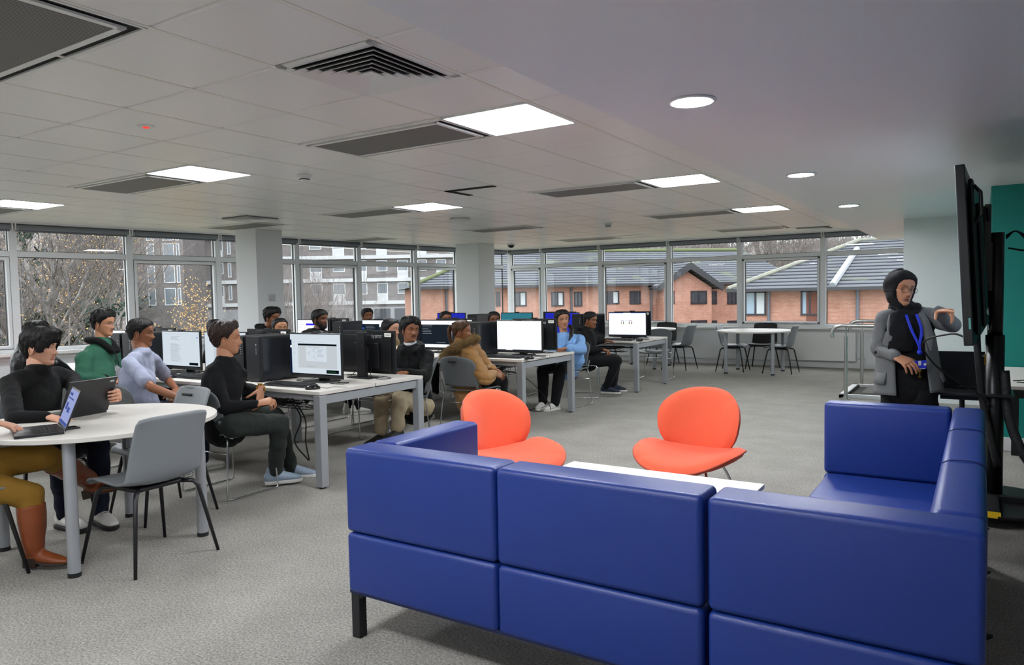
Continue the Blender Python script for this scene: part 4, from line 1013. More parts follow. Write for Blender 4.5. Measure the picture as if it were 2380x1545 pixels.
# ------------------------------------------------------------ lounge chairs
ORG = M('orange_fabric', 'E25A36', .8, bump=(400, .15, 2), sheen=.15, var=(3, 'E65F3C', .3))
def lounge_chair():
    r_ = empty('lounge_chair', cat='chair')
    def lens(fn, th, nu=30, nv=26, name='', edge=.35):
        f = MB(); V = []; w = nv+1
        g = np.array([[fn(i/nu, j/nv) for j in range(nv+1)] for i in range(nu+1)], float)
        du = np.gradient(g, axis=0); dv = np.gradient(g, axis=1); N = np.cross(du, dv); N /= np.linalg.norm(N, axis=2, keepdims=True)+1e-9
        uu = np.abs(np.linspace(-1, 1, nu+1))[:, None]; vv = np.abs(np.linspace(-1, 1, nv+1))[None, :]
        t = th*np.maximum(0, (1-uu**5)*(1-vv**5))**.4
        A = g+N*t[..., None]*.5; B = g-N*t[..., None]*.5
        V = np.vstack([A.reshape(-1, 3), B.reshape(-1, 3)]); o = (nu+1)*w; F = []
        for i in range(nu):
            for j in range(nv):
                a, b_, c, d = i*w+j, (i+1)*w+j, (i+1)*w+j+1, i*w+j+1; F += [(a, b_, c, d), (o+d, o+c, o+b_, o+a)]
        f.add(V, F); o_ = f.build(name, ORG, r_, smooth=True); return g, N
    def disc(u, v, px=2.6):      # square -> superellipse disc
        x, y = u*2-1, v*2-1
        r = max(abs(x), abs(y)); a = math.atan2(y, x)
        q = (abs(math.cos(a))**px+abs(math.sin(a))**px)**(-1/px)
        return r*q*math.cos(a), r*q*math.sin(a)
    def back(u, v):
        x, z = disc(u, v, 2.5); wid = .275*(1+.10*z-.05*z*z)
        X = x*wid; Z = .572+.222*z
        return (X, -.175-.13*(z+1)*.5+.16*(X/.3)**2, Z)
    def seat(u, v):
        x, y = disc(u, v, 2.5); wid = .34*(1-.14*y)
        X = x*wid; Y = .06+.27*y
        return (X, Y, .370+.072*abs(X/.34)**2.2*1.0-.03*max(0, y)**2+.02*max(0, -y))
    lens(lambda u, v: back(1-u, v), .085, name='backrest'); g, N = lens(seat, .085, name='seat_pad')
    f = MB(); n = 60; P = []
    for k in range(n):
        a = 2*PI*k/n; q = (abs(math.cos(a))**2.5+abs(math.sin(a))**2.5)**(-1/2.5); x, y = q*math.cos(a), q*math.sin(a); X = x*.34*(1-.14*y)
        P.append((X*1.0, .06+.27*y, .370+.072*abs(X/.34)**2.2-.03*max(0, y)**2+.02*max(0, -y)-.006))
    f.tube(P, .006, 6, closed=True); f.build('piping', M('piping_dark', 'B4452C', .7), r_, smooth=True)
    for s in (-1, 1):
        f = MB(); f.tube(bez([(s*.27, .26, .008), (s*.17, .13, .30), (s*.12, .02, .335), (s*.17, -.12, .32), (s*.26, -.25, .008)], 24), .0085, 8); f.build('leg', CHR, r_, smooth=True)
    f = MB(); f.tube([(-.14, .05, .322), (.14, .05, .322)], .0085, 8); f.tube(bez([(-.05, -.1, .33), (-.06, -.2, .42), (-.06, -.24, .52)], 8), .012, 8); f.tube(bez([(.05, -.1, .33), (.06, -.2, .42), (.06, -.24, .52)], 8), .012, 8); f.build('frame_bar', LEGK, r_, smooth=True)
    return proto_done(r_)
LC = lounge_chair()
place(LC, (-1.55, 4.47, 0), hd(-.10, -1), 'orange lounge chair facing the sofa, right of the other one', 'orange lounge chairs')
place(LC, (-2.55, 3.93, 0), hd(.96, -.28), 'orange lounge chair seen from its side, beside the left sofa arm', 'orange lounge chairs')
ct = empty('coffee_table', (-1.5, 3.57, 0), 0, 'low white rectangular coffee table behind the sofa back', 'table')
f = MB(); f.box(-.56, .56, -.32, .30, .395, .42); f.build('tabletop', M('laminate_white', 'F2F2EF', .4), ct, bevel=.002, seg=1)
for sx in (-.5, .5):
    for sy in (-.27, .25):
        f = MB(); f.box(sx-.02, sx+.02, sy-.02, sy+.02, 0, .395); f.build('leg', SILV, ct)
f = MB(); f.box(-.5, .5, -.27, .25, .365, .385); f.build('apron', SILV, ct)
# -------------------------------------------------------------- screen on stand
tv = empty('display_screen', (-.060, 5.5, 0), -.03, 'large wall-size black display seen edge-on, its back turned to the camera', 'television')
TVB = M('tv_black', '0B0C0E', .35); TVT = M('tv_panel', '14201F', .25)
Rt = np.eye(4); a_ = -.050; Rt[:3, :3] = [[math.cos(a_), 0, -math.sin(a_)], [0, 1, 0], [math.sin(a_), 0, math.cos(a_)]]; Rt[:3, 3] = (0, 0, 1.595)
Rt[0, 2] = -.055; Rt[2, 0] = .055
f = MB(); f.box(-.02, .028, -.84, .84, -.49, .49, 0, Rt); f.build('housing', TVB, tv, bevel=.006)
f = MB(); f.box(-.0215, -.019, -.82, .82, -.465, .47, 0, Rt); f.build('screen', emis('tv_picture', 'C8D6E8', 0.45), tv)
f = MB(); f.box(.035, .06, -.76, .76, -.44, .42, 0, Rt); f.box(.06, .085, -.60, .60, -.40, .30, 0, Rt); f.build('back_cover', TVT, tv, bevel=.015)
for q in (-.74, .74): f = MB(); f.tube([(.06, q, .38), (.09, q, .34), (.09, q, .22), (.06, q, .18)], .010, 8, T=Rt); f.build('handle', TVB, tv, smooth=True)
f = MB(); f.box(.085, .088, -.55, -.45, -.33, -.31, 0, Rt); f.box(.0865, .09, -.42, -.34, -.34, -.30, 0, Rt); f.box(.0865, .09, -.55, -.5, -.42, -.39, 0, Rt); f.build('port', LOGO, tv)
f = MB(); f.box(.008, .018, -.8415, -.8395, -.40, -.34, 0, Rt); f.build('rating_label', M('label_teal', '5FA79D', .4), tv)
st = empty('screen_stand', (.075, 5.5, 0), 0, 'black trolley stand carrying the large display', 'stand')
f = MB(); f.tube([(0, -.0, .09), (0, 0, 1.12)], .052, 16); f.tube([(0, 0, 1.1), (0, 0, 1.76)], .042, 16); f.build('column', TVB, st, smooth=True)
f = MB(); f.box(-.065, -.03, -.22, .22, 1.45, 1.92); f.box(-.055, -.02, -.05, .05, 1.4, 1.7); f.tube([(-.11, -.25, 1.9), (-.05, -.25, 1.9), (-.045, -.2, 1.8)], .012, 8); f.tube([(-.11, .25, 1.9), (-.05, .25, 1.9), (-.045, .2, 1.8)], .012, 8); f.build('mount', TVB, st)
f = MB(); f.box(-.13, .42, -.05, .05, .065, .12); f.box(-.30, -.02, -.55, -.45, .05, .09) if 0 else None
f.prism([(-.20, -.42, .06), (.05, -.42, .06), (.46, -.30, .06), (.46, .30, .06), (.05, .42, .06), (-.20, .42, .06)], (0, 0, .018)); f.box(-.14, .03, -.45, .45, .075, .12); f.build('base', M('stand_black', '141517', .4), st, bevel=.01)
for sx, sy in ((-.12, -.42), (-.12, .42), (.42, -.27), (.42, .27)):
    f = MB(); f.tube([(sx, sy-.012, .035), (sx, sy+.012, .035)], .034, 16); c = f.build('caster', FOOT, st, smooth=False)
f = MB(); f.box(-.035, .035, -.453, -.4505, .088, .112); f.box(-.035, .02, -.453, -.4505, .075, .089); f.build('warning_label', M('label_yellow', 'F3C81E', .5), st)
f = MB(); f.box(-.054, -.045, -.02, .02, .93, 1.0); f.build('column_label', _mats['label_yellow'], st)
f = MB()
for k in range(3): f.tube(bez([(.05, 0, 1.74-k*.01), (.10, -.05, 1.76), (.17, -.10-.02*k, 1.70-.02*k), (.15, -.08, 1.64), (.06, -.03, 1.66)], 18), .005, 6)
f.build('cable_coil', CABLE, st, smooth=True)
f = MB(); f.tube(bez([(.05, -.02, .9), (.08, -.05, .6), (.18, -.08, .35), (.34, -.05, .22), (.5, 0, .2)], 24), .028, 10); f.tube(bez([(-.1, -.1, 1.2), (-.09, -.12, 1.0), (-.06, -.08, .7), (-.02, -.08, .5), (.02, -.06, .3)], 20), .020, 8); f.build('cable_sleeve', M('sleeve_black', '1C1D20', .6, bump=(90, .5)), st, smooth=True)
tr = empty('laptop_shelf', (-.12, 5.55, 0), 0, 'small black shelf table holding the open laptop beside the display', 'shelf')
f = MB(); f.box(-.14, .30, -.17, .17, .74, .755); f.build('shelf_top', TVB, tr, bevel=.004); f = MB(); f.tube([(.02, .05, .02), (.02, .05, .74)], .016, 10); f.build('leg', TVB, tr); f = MB(); f.box(-.14, .2, -.1, .2, 0, .02); f.build('foot_plate', TVB, tr)
f = MB(); f.box(-.1, .24, -.05, .0, .70, .74); f.build('bracket', TVB, tr)
def laptop(name_label, loc, rz, ang, screen=SCD, w=.33, d=.235, scr=None):
    r_ = empty('laptop', loc, rz, name_label, 'laptop')      # faces -y (user side), hinge at y=0
    f = MB(); f.box(-w/2, w/2, -d, 0, 0, .016); f.build('base', M('laptop_black', '1B1C1E', .4), r_, bevel=.003)
    f = MB()
    for a in range(14):
        for b_ in range(5): x = -w/2+.02+a*(w-.04)/14; y = -.03-b_*.019; f.box(x+.001, x+(w-.04)/14-.001, y-.016, y, .016, .0178)
    f.build('keys', KEY, r_)
    f = MB(); f.box(-.055, .055, -d+.015, -d+.08, .0158, .0166); f.build('touchpad', M('pad_grey', '6A6C70', .35), r_)
    c, s = math.cos(ang), math.sin(ang); T = np.eye(4); T[:3, :3] = [[1, 0, 0], [0, c, -s], [0, s, c]]; T[:3, 3] = (0, 0, .014)
    f = MB(); f.box(-w/2, w/2, 0, .008, 0, d, 0, T); l = f.build('lid', M('lid_black', '1F2022', .35), r_, bevel=.002, seg=1)
    f = MB(); f.box(-w/2+.01, w/2-.01, -.0012, -.0004, .018, d-.01, 0, T); f.build('screen', screen, l)
    f = MB()
    if scr:
        for a, b_, e_, g in ((.1, .45, .82, .9), (.1, .75, .72, .76), (.12, .35, .4, .6), (.4, .7, .35, .5), (0, 1, .0, .09)):
            f.box(-w/2+.01+a*(w-.02), -w/2+.01+b_*(w-.02), -.0016, -.0013, .02+e_*(d-.03), .02+g*(d-.03), 0, T)
        f.build('window_panes', emis('laptop_ui', '5A6CB8', 0.36), l)
    f = MB(); f.box(-w/2+.02, -w/2+.05, .0079, .0088, d-.03, d-.02, 0, T); f.build('badge', LOGO, l)
    return proto_done(r_)
laptop('open laptop with a black lid on the shelf beside the display', (-.11, 5.70, .755), PI, -.15, w=.34)
HT = HD+.006
laptop('open laptop with a lit blue-white page at the left edge of the round table', (-4.19, 1.985, HT), hd(.34, .94), -.38, emis('laptop_lit', 'A9B4E8', 0.43), .31, .22, scr=True)
laptop('large black laptop held by the man in the black jumper', (-4.575, 2.30, HT), hd(.97, .24), -.42, w=.335, d=.235)
ph = empty('mobile_phone', tuple(at(143, 999, Z=HT)), math.atan2(*(at(178, 994, Z=HT)-at(105, 1004, Z=HT))[[1, 0]]), 'black mobile phone lying beside the lit laptop', 'phone')
f = MB(); f.box(-.082, .082, -.039, .039, 0, .009); f.build('case', M('phone_case', '2A2C30', .25), ph, bevel=.004); f = MB(); f.box(-.074, .074, -.035, .035, .0088, .0096); f.build('screen', M('phone_glass', '0A0B0D', .08), ph)
# white desk by the teal wall
wd = empty('side_desk', (.55, 6.75, 0), 0, 'white desk with a black edge against the teal wall', 'desk')
f = MB(); f.box(-.40, .9, -.7, .75, .715, .74); f.build('desktop', DTOP, wd, bevel=.002); f = MB(); f.box(-.40, .9, -.715, -.66, .66, .715); f.box(-.38, -.33, -.6, .7, .66, .714); f.build('frame', TVB, wd)
for x, y in ((.85, -.65), (-.3, .68), (.85, .68)):
    f = MB(); f.box(x-.025, x+.025, y-.025, y+.025, 0, .66); f.build('leg', TVB, wd)
f = MB(); f.tube(bez([(.22, 6.3, .742), (.32, 6.25, .745), (.42, 6.35, .743), (.3, 6.45, .742), (.2, 6.38, .742)], 20), .004, 6); tag(f.build('desk_cable', CABLE, smooth=True), 'thin black cable coiled on the white desk by the teal wall', 'cable')
f = MB(); f.tube(bez([(-.065, 4.72, 1.145), (-.14, 4.75, 1.165), (-.29, 5.0, 1.10), (-.25, 5.15, .97), (-.12, 5.3, .84), (.02, 5.36, .74), (.06, 5.40, .68)], 40), .0055, 8)
tag(f.build('display_cable', CABLE, smooth=True), 'black cable looping from the display past the presenter', 'cable')
# ------------------------------------------------------------ stair handrails
STL = M('brushed_steel', 'B9BAB7', .28, .95, bump=(200, .05))
for y, l in ((10.28, 'nearer brushed steel handrail by the stair opening'), (11.80, 'farther brushed steel handrail by the stair opening')):
    x = -1.47; r_ = empty('handrail', (x, y, 0), 0, l, 'handrail', 'steel handrails by the stair opening'); x1 = -.86 - x
    f = MB(); f.tube(bez([(-.16, 0, .80), (-.165, 0, .86), (-.14, 0, .925), (-.07, 0, .955), (.02, 0, .955), (.3, 0, .955), (x1, 0, .955)], 40), .024, 14); f.build('rail', STL, r_, smooth=True)
    f = MB(); f.cyl((0, 0), .024, 0.01, .82, 18); f.cyl((0, 0), .009, .81, .95, 10); f.build('post', STL, r_, auto=True)
    f = MB(); f.cyl((0, 0), .055, 0, .014, 24); f.cyl((0, 0), .032, .012, .03, 20); f.build('base_flange', STL, r_, auto=True)
r_ = empty('stair_kerb', (-1.25, 11.0, 0), 0, 'pale metal-edged stair opening between the two handrails', 'stair opening')
f = MB(); f.box(-.32, .41, -.62, -.56, 0, .05); f.box(-.32, .41, .56, .62, 0, .05); f.box(-.32, -.24, -.62, .62, 0, .05); f.build('edge_frame', M('kerb_alu', 'B8BABA', .4, .4), r_, bevel=.004)
f = MB(); f.box(-.24, .41, -.56, .56, .002, .012); f.box(-.24, -.225, -.56, .56, .002, .048); f.build('recess', M('recess_dark', '35352F', .8), r_)
f = MB(); f.box(-.1, .41, -.2, .56, .012, .03); f.build('tread', M('tread_grey', '6A6A64', .8), r_)
# ================================================================ PEOPLE
SKINS = {'a': M('skin_light', 'D6A084', .5, bump=(120, .04)), 'b': M('skin_tan', 'B57F5E', .48, bump=(120, .04)), 'c': M('skin_brown', '8E5A3C', .45, bump=(120, .04)), 'd': M('skin_deep', '6B4028', .42, bump=(120, .04))}
LIPS = {'a': M('lips_a', 'B8695E', .4), 'b': M('lips_b', '9A5B4C', .4), 'c': M('lips_c', '7C4438', .4), 'd': M('lips_d', '6A3A30', .4)}
def hairmat(name, c, c2, rough=.5):
    m, nt, b = node_mat(name); tc = nt.nodes.new('ShaderNodeTexCoord'); mp_ = nt.nodes.new('ShaderNodeMapping'); mp_.inputs['Scale'].default_value = (260, 260, 30)
    n = nt.nodes.new('ShaderNodeTexNoise'); n.inputs['Scale'].default_value = 1; n.inputs['Detail'].default_value = 3
    nt.links.new(tc.outputs['Object'], mp_.inputs[0]); nt.links.new(mp_.outputs[0], n.inputs['Vector'])
    bp = nt.nodes.new('ShaderNodeBump'); bp.inputs['Strength'].default_value = .8; bp.inputs['Distance'].default_value = .004; nt.links.new(n.outputs['Fac'], bp.inputs['Height']); nt.links.new(bp.outputs[0], b.inputs['Normal'])
    r = nt.nodes.new('ShaderNodeValToRGB'); r.color_ramp.elements[0].position = .4; r.color_ramp.elements[1].position = .65; r.color_ramp.elements[0].color = lin(c); r.color_ramp.elements[1].color = lin(c2)
    nt.links.new(n.outputs['Fac'], r.inputs[0]); nt.links.new(r.outputs[0], b.inputs['Base Color']); b.inputs['Roughness'].default_value = rough; b.inputs['Specular IOR Level'].default_value = .35
    return m
HAIR = hairmat('hair_black', '080707', '151211'); HAIRB = hairmat('hair_dark_brown', '1A0F0C', '3A241C', .45); HAIRL = hairmat('hair_light_brown', '3A2517', '8A6238')
BEARD = M('beard_dark', '1A1411', .8, bump=(300, .6))
EYEW = M('eye_white', 'B8B0A8', .25); EYEI = M('iris_dark', '1B0F0A', .15)
# ---- head surface
_z = [-.118, -.112, -.105, -.09, -.075, -.06, -.04, -.02, 0, .02, .045, .07, .09, .105, .113, .117]
_f = [.040, .062, .074, .080, .0775, .0775, .0790, .0825, .082, .088, .090, .082, .063, .040, .020, .002]
_b = [.010, -.002, -.012, -.035, -.055, -.070, -.082, -.090, -.096, -.099, -.099, -.091, -.074, -.050, -.028, -.006]
_w = [.012, .024, .034, .045, .053, .0585, .0635, .067, .070, .0735, .0755, .072, .060, .043, .026, .004]
def headfn(fem=False):
    jw = .94 if fem else 1.0
    def feat(x, z):
        G = lambda cx, cz, sx, sz, a: a*math.exp(-((x-cx)/sx)**2/2-((z-cz)/sz)**2/2)
        v = G(0, -.034, .0095, .0095, .021)+G(0, -.012, .0065, .017, .012)+G(0, .008, .008, .012, .004)
        v += G(.012, -.038, .0058, .006, .009)+G(-.012, -.038, .0058, .006, .009)
        for s in (-1, 1):
            v += G(s*.031, .0, .0135, .0095, -.0115)+G(s*.030, .020, .018, .006, .0035 if not fem else .0015)+G(s*.044, -.026, .017, .015, .0045)
        v += G(0, -.062, .018, .010, .0045)+G(0, -.079, .015, .005, -.0035)+G(0, -.101, .014, .010, .005)+G(0, -.052, .004, .006, -.001)
        return v
    def P(z): return np.interp(z, _z, _f), np.interp(z, _z, _b), np.interp(z, _z, _w)*(jw if z < -.02 else 1)
    def pt(u, z):
        f, b, w = P(z); yc = (f+b)*.5*0+.0; yc = b+(f-b)*.48
        s, c = math.sin(u), math.cos(u); p = 2/2.35
        x = w*math.copysign(abs(s)**p, s); y = yc+(f-yc if c > 0 else yc-b)*math.copysign(abs(c)**p, c)
        if c > 0: y += feat(x, z)*min(1, c*2.2)
        return np.array([x, y, z])
    def surf(x, z):
        f, b, w = P(z); yc = b+(f-b)*.48; q = max(0, 1-(abs(x)/w)**2.35)
        return yc+(f-yc)*q**(1/2.35)+feat(x, z)*min(1, q**(1/2.35)*2.2)
    return pt, surf
NU, NV = 84, 62
_ZS = -.1178+.2346*(.5-.5*np.cos(np.linspace(.0, PI, NV+1)))*.55+np.linspace(0, .2346, NV+1)*.45
def head_grid(fem):
    pt, surf = headfn(fem)
    return np.array([[pt(2*PI*j/NU, z) for j in range(NU)] for z in _ZS]), surf
_hg = {False: head_grid(False), True: head_grid(True)}
def grid_faces(nv, nu):
    return [(i*nu+j, (i+1)*nu+j, (i+1)*nu+(j+1) % nu, i*nu+(j+1) % nu) for i in range(nv) for j in range(nu)]+[tuple(range(nu)), tuple(nv*nu+j for j in range(nu-1, -1, -1))]
def gnormals(g):
    du = np.roll(g, -1, 1)-np.roll(g, 1, 1); dv = np.gradient(g, axis=0); n = np.cross(dv, du)
    n *= np.sign((n*(g-np.array([0,-.01,0]))).sum())
    return n/(np.linalg.norm(n, axis=2, keepdims=True)+1e-9)
def rot3(yaw, pitch=0, roll=0):
    """local +y towards world angle yaw (0 = +X), pitch up"""
    f = np.array([math.cos(yaw)*math.cos(pitch), math.sin(yaw)*math.cos(pitch), math.sin(pitch)])
    r = nrm(np.cross(f, (0, 0, 1))); u = np.cross(r, f)
    r, u = r*math.cos(roll)+u*math.sin(roll), u*math.cos(roll)-r*math.sin(roll)
    return np.stack([r, f, u], 1)
def ss(x, a, b):
    t = np.clip((x-a)/(b-a+1e-9), 0, 1); return t*t*(3-2*t)
def hair_shell(fem, st):
    g, _ = _hg[fem]; n = gnormals(g); out = g.copy(); rn = random.Random(st.get('seed', 1))
    ph = [rn.uniform(0, 9) for _ in range(4)]
    for i in range(NV+1):
        z = g[i, 0, 2]
        for j in range(NU):
            u = 2*PI*j/NU; a = min(u, 2*PI-u); side = 1 if u < PI else -1
            A = [0, .5, .85, 1.15, 1.42, 1.62, 1.9, 2.4, PI]
            H = [st['front'], st['front']-.004, st['front']-.02, .0+st.get('temple', .012), st.get('burn', -.022), st.get('ear', .012), st.get('behind', -.035), st['back'], st['back']]
            hl = np.interp(a, A, H)+st.get('sweep', 0)*side*max(0, math.cos(a))
            m = ss(z, hl-.004, hl+.007)
            t = np.interp(z, [-.1, 0, .05, .09, .117], [st['side']*.8, st['side'], (st['side']+st['top'])/2, st['top'], st['top']])
            pk = 1-ss(z, .100, .1165); t += st.get('quiff', 0)*(max(0, math.cos(a))**2*pk*(1+.3*side*st.get('part', 0))+.3*(1-pk))*ss(z, .05, .1)
            t += st.get('backvol', 0)*(max(0, -math.cos(a))*pk+.2*(1-pk))*ss(z, -.06, .06)
            t *= .35+.65*ss(z-hl, -.002, st.get('ramp', .022))
            w = math.sin(a*side*st.get('freq', 17)+ph[0]+z*40)+.6*math.sin(u*31+ph[1]-z*70)+.5*math.sin(z*150+u*9+ph[2])
            t += st.get('wave', .0022)*w*ss(t, 0, .01)*pk
            out[i, j] = g[i, j]+n[i, j]*(t*m-.012*(1-m))+np.array([0, 0, -.004*m*(1-pk)])
    return out.reshape(-1, 3)
def mask_shell(fem, fn):
    g, _ = _hg[fem]; n = gnormals(g); out = g.copy()
    for i in range(NV+1):
        for j in range(NU):
            x, y, z = g[i, j]; u = 2*PI*j/NU; a = min(u, 2*PI-u); t = fn(x, z, a); out[i, j] = g[i, j]+n[i, j]*t
    return out.reshape(-1, 3)
def full_beard(x, z, a, th=.006, top=-.035):
    m = ss(a, .0, .01)
    lim = np.interp(a, [0, .35, .6, .9, 1.2, 1.45, 1.6], [-.074, -.072, -.058, -.045, -.03, -.0, .02])
    if a > 1.62: return -.01
    k = 1-ss(z, lim-.004, lim+.004)
    if abs(x) < .021 and -.076 < z < -.058: k = 0
    return th*k-.010*(1-k)
def goatee(x, z, a):
    k = (1-ss(abs(x), .017, .026))*(1-ss(z, -.084, -.078)) if a < 1.2 else 0
    return .004*k-.010*(1-k)
# ---- hands, built once per pose
def hand_pose(kind):
    mb = MB(); c = {'relax': (.35, .45, .3), 'flat': (.06, .12, .08), 'grip': (.9, 1.0, .5), 'curl': (.75, .9, .5), 'type': (.45, .6, .35), 'point': (.12, .1, .05)}[kind]
    def seg(p, d, n, Ls, Rs, cs):
        P = [p]; R = [Rs[0]]
        for L, r, a in zip(Ls, Rs[1:], cs):
            d, n = d*math.cos(a)-n*math.sin(a), n*math.cos(a)+d*math.sin(a); P.append(P[-1]+d*L); R.append(r)
        mb.tube(P, R, 10, round_=True)
    mb.tube([(0, -.02, 0), (.002, .03, 0), (.003, .075, -.002), (.003, .09, -.003)], [(.025, .018), (.036, .0155), (.041, .013), (.037, .010)], 14, side=(1, 0, 0), round_=True)
    for k, (x, y, s) in enumerate([(.030, .088, .92), (.0105, .094, 1.0), (-.009, .090, .94), (-.027, .082, .76)]):
        cc = c if not (kind == 'point' and k > 0) else (.75+.1*k, .7, .4)
        sp = (.10, .02, -.05, -.14)[k]*(1 if kind in ('flat', 'relax', 'type', 'point') else .4)
        d = nrm([math.sin(sp), math.cos(sp), 0]); jit = (0, .05, .1, .16)[k]
        seg(np.array([x, y-.012, -.001]), d, np.array([0, 0, 1.]), [.045*s, .026*s, .021*s], [.0092*(.9+.1*s), .0085, .0076, .0062], [cc[0]+jit, cc[1]+jit*.5, cc[2]])
    td = nrm([.75, .62, -.25]) if kind != 'grip' else nrm([.5, .6, -.65])
    seg(np.array([.022, .012, -.004]), td, nrm([.2, .1, .95]), [.042, .032, .024], [.0125, .0105, .009, .0072], [.1, .25 if kind in ('grip', 'curl') else .08, .2])
    return remesh(mb, .0028, 2)
_hand = {}
def hand_arrays(kind):
    if kind not in _hand: _hand[kind] = hand_pose(kind)
    return _hand[kind]
def add_hand(mb, wrist, d, n, kind, left, m=0, s=1.0):
    """wrist point, finger direction, back-of-hand normal; thumb on +x for the left hand palm-down"""
    v, f, _ = hand_arrays(kind); y = nrm(d); z = nrm(np.asarray(n, float)-y*(np.asarray(n, float)@y)); x = np.cross(y, z)
    sg = 1 if left else -1
    V = v*s; V = np.outer(V[:, 0]*sg, x)+np.outer(V[:, 1], y)+np.outer(V[:, 2], z)+np.asarray(wrist)
    mb.add(V, f if sg > 0 else [q[::-1] for q in f], m)
def folds(v, n, amp, seed=0, sc_=9.0, quilt=0):
    out = v.copy()
    for i in range(len(v)):
        p = v[i]; q = noise.noise((p[0]*sc_+seed, p[1]*sc_, p[2]*sc_*1.7)); r_ = abs(noise.noise((p[0]*sc_*2, p[1]*sc_*2+seed, p[2]*sc_*1.3)))
        d = amp*(q*1.0-r_*.9)
        if quilt: d += quilt*(abs(math.sin((p[2]+.15*p[0])*PI/.072))**.5-.6)
        out[i] = v[i]+n[i]*d
    return out
def cloth(name, mb, mat, parent, voxel=.011, amp=.005, seed=0, quilt=0, smooth=3, sc_=9.0):
    v, f, n = remesh(mb, voxel, smooth); v = folds(v, n, amp, seed, sc_, quilt)
    q = MB(); q.add(v, f); return q.build(name, mat, parent, smooth=True)
def shoe(name, ank, d, parent, up, sole, size=.27, heel=0, extra=None):
    """ankle point, horizontal toe direction"""
    y = nrm([d[0], d[1], 0]); x = np.array([y[1], -y[0], 0]); T = np.eye(4); T[:3, 0] = x; T[:3, 1] = y; T[:3, 2] = (0, 0, 1); z0 = max(0, ank[2]-.095)
    pz = d[2] if len(d) > 2 else 0
    T[:3, 3] = (ank[0], ank[1], z0+.0)
    if pz:
        c, s = math.cos(pz), math.sin(pz); T[:3, 1] = y*c+np.array([0, 0, s]); T[:3, 2] = -y*s+np.array([0, 0, c])
    k = size/.27; f = MB()
    f.tube([(0, -.055*k, .055), (0, -.02*k, .06), (0, .05*k, .052), (0, .12*k, .042), (0, .175*k, .034)], [(.032*k, .04), (.037*k, .052), (.042*k, .042), (.047*k, .028), (.036*k, .018)], 16, side=(1, 0, 0), round_=True)
    f.tube([(0, -.03*k, .05), (0, -.025*k, .105)], [(.037, .045), (.036, .045)], 14, side=(1, 0, 0), round_=True)
    v, fc, n = remesh(f, .006, 3); q = MB(); q.add(v, fc, 0, T); sh = q.build(name, up, parent, smooth=True)
    f = MB(); pl_ = [(-.03, -.08), (.03, -.08), (.039, -.05), (.037, .0), (.046, .09), (.047, .13), (.034, .185), (.0, .203), (-.036, .18), (-.047, .12), (-.045, .08), (-.036, .0), (-.038, -.05)]
    f.prism([(a*k, b*k, 0) for a, b in pl_], (0, 0, .026+heel), 0, T); f.build('sole', sole, sh, bevel=.006)
    f = MB()
    for i in range(5): f.tube([(-.022, (.045+i*.02)*k, .090-i*.008), (0, (.045+i*.02)*k, .098-i*.009), (.022, (.045+i*.02)*k, .090-i*.008)], .003, 5, T=T)
    f.build('laces', extra or up, sh)
    return sh
def build_glasses(parent, R, c, fem, mat, temples=True):
    surf = _hg[fem][1]; T = np.eye(4); T[:3, :3] = R; T[:3, 3] = c; f = MB(); g = MB()
    y = surf(0, -.005)+.006
    for s in (-1, 1):
        P = [(s*.032+.0235*math.copysign(abs(math.cos(t))**.8, math.cos(t)), y-.004-abs(.4*(math.cos(t)*.5+.5 if s > 0 else -math.cos(t)*.5+.5))*.010, -.004+.0195*math.copysign(abs(math.sin(t))**.8, math.sin(t))) for t in np.linspace(0, 2*PI, 28, endpoint=False)]
        f.tube(P, .0013, 6, closed=True, T=T); g.add(P, [tuple(range(28))], 0, T)
        if temples: f.tube([(s*.055, y-.012, .006), (s*.073, y-.03, .006), (s*.077, .0, .004), (s*.075, -.012, -.008)], .0013, 6, T=T)
    f.tube([(-.009, y-.004, .0), (0, y+.000, .003), (.009, y-.004, .0)], .0013, 6, T=T)
    o = f.build('glasses', mat, parent, smooth=True); g.build('lens', glassm('lens_glass', (.93, .95, .97), 1.0), o)
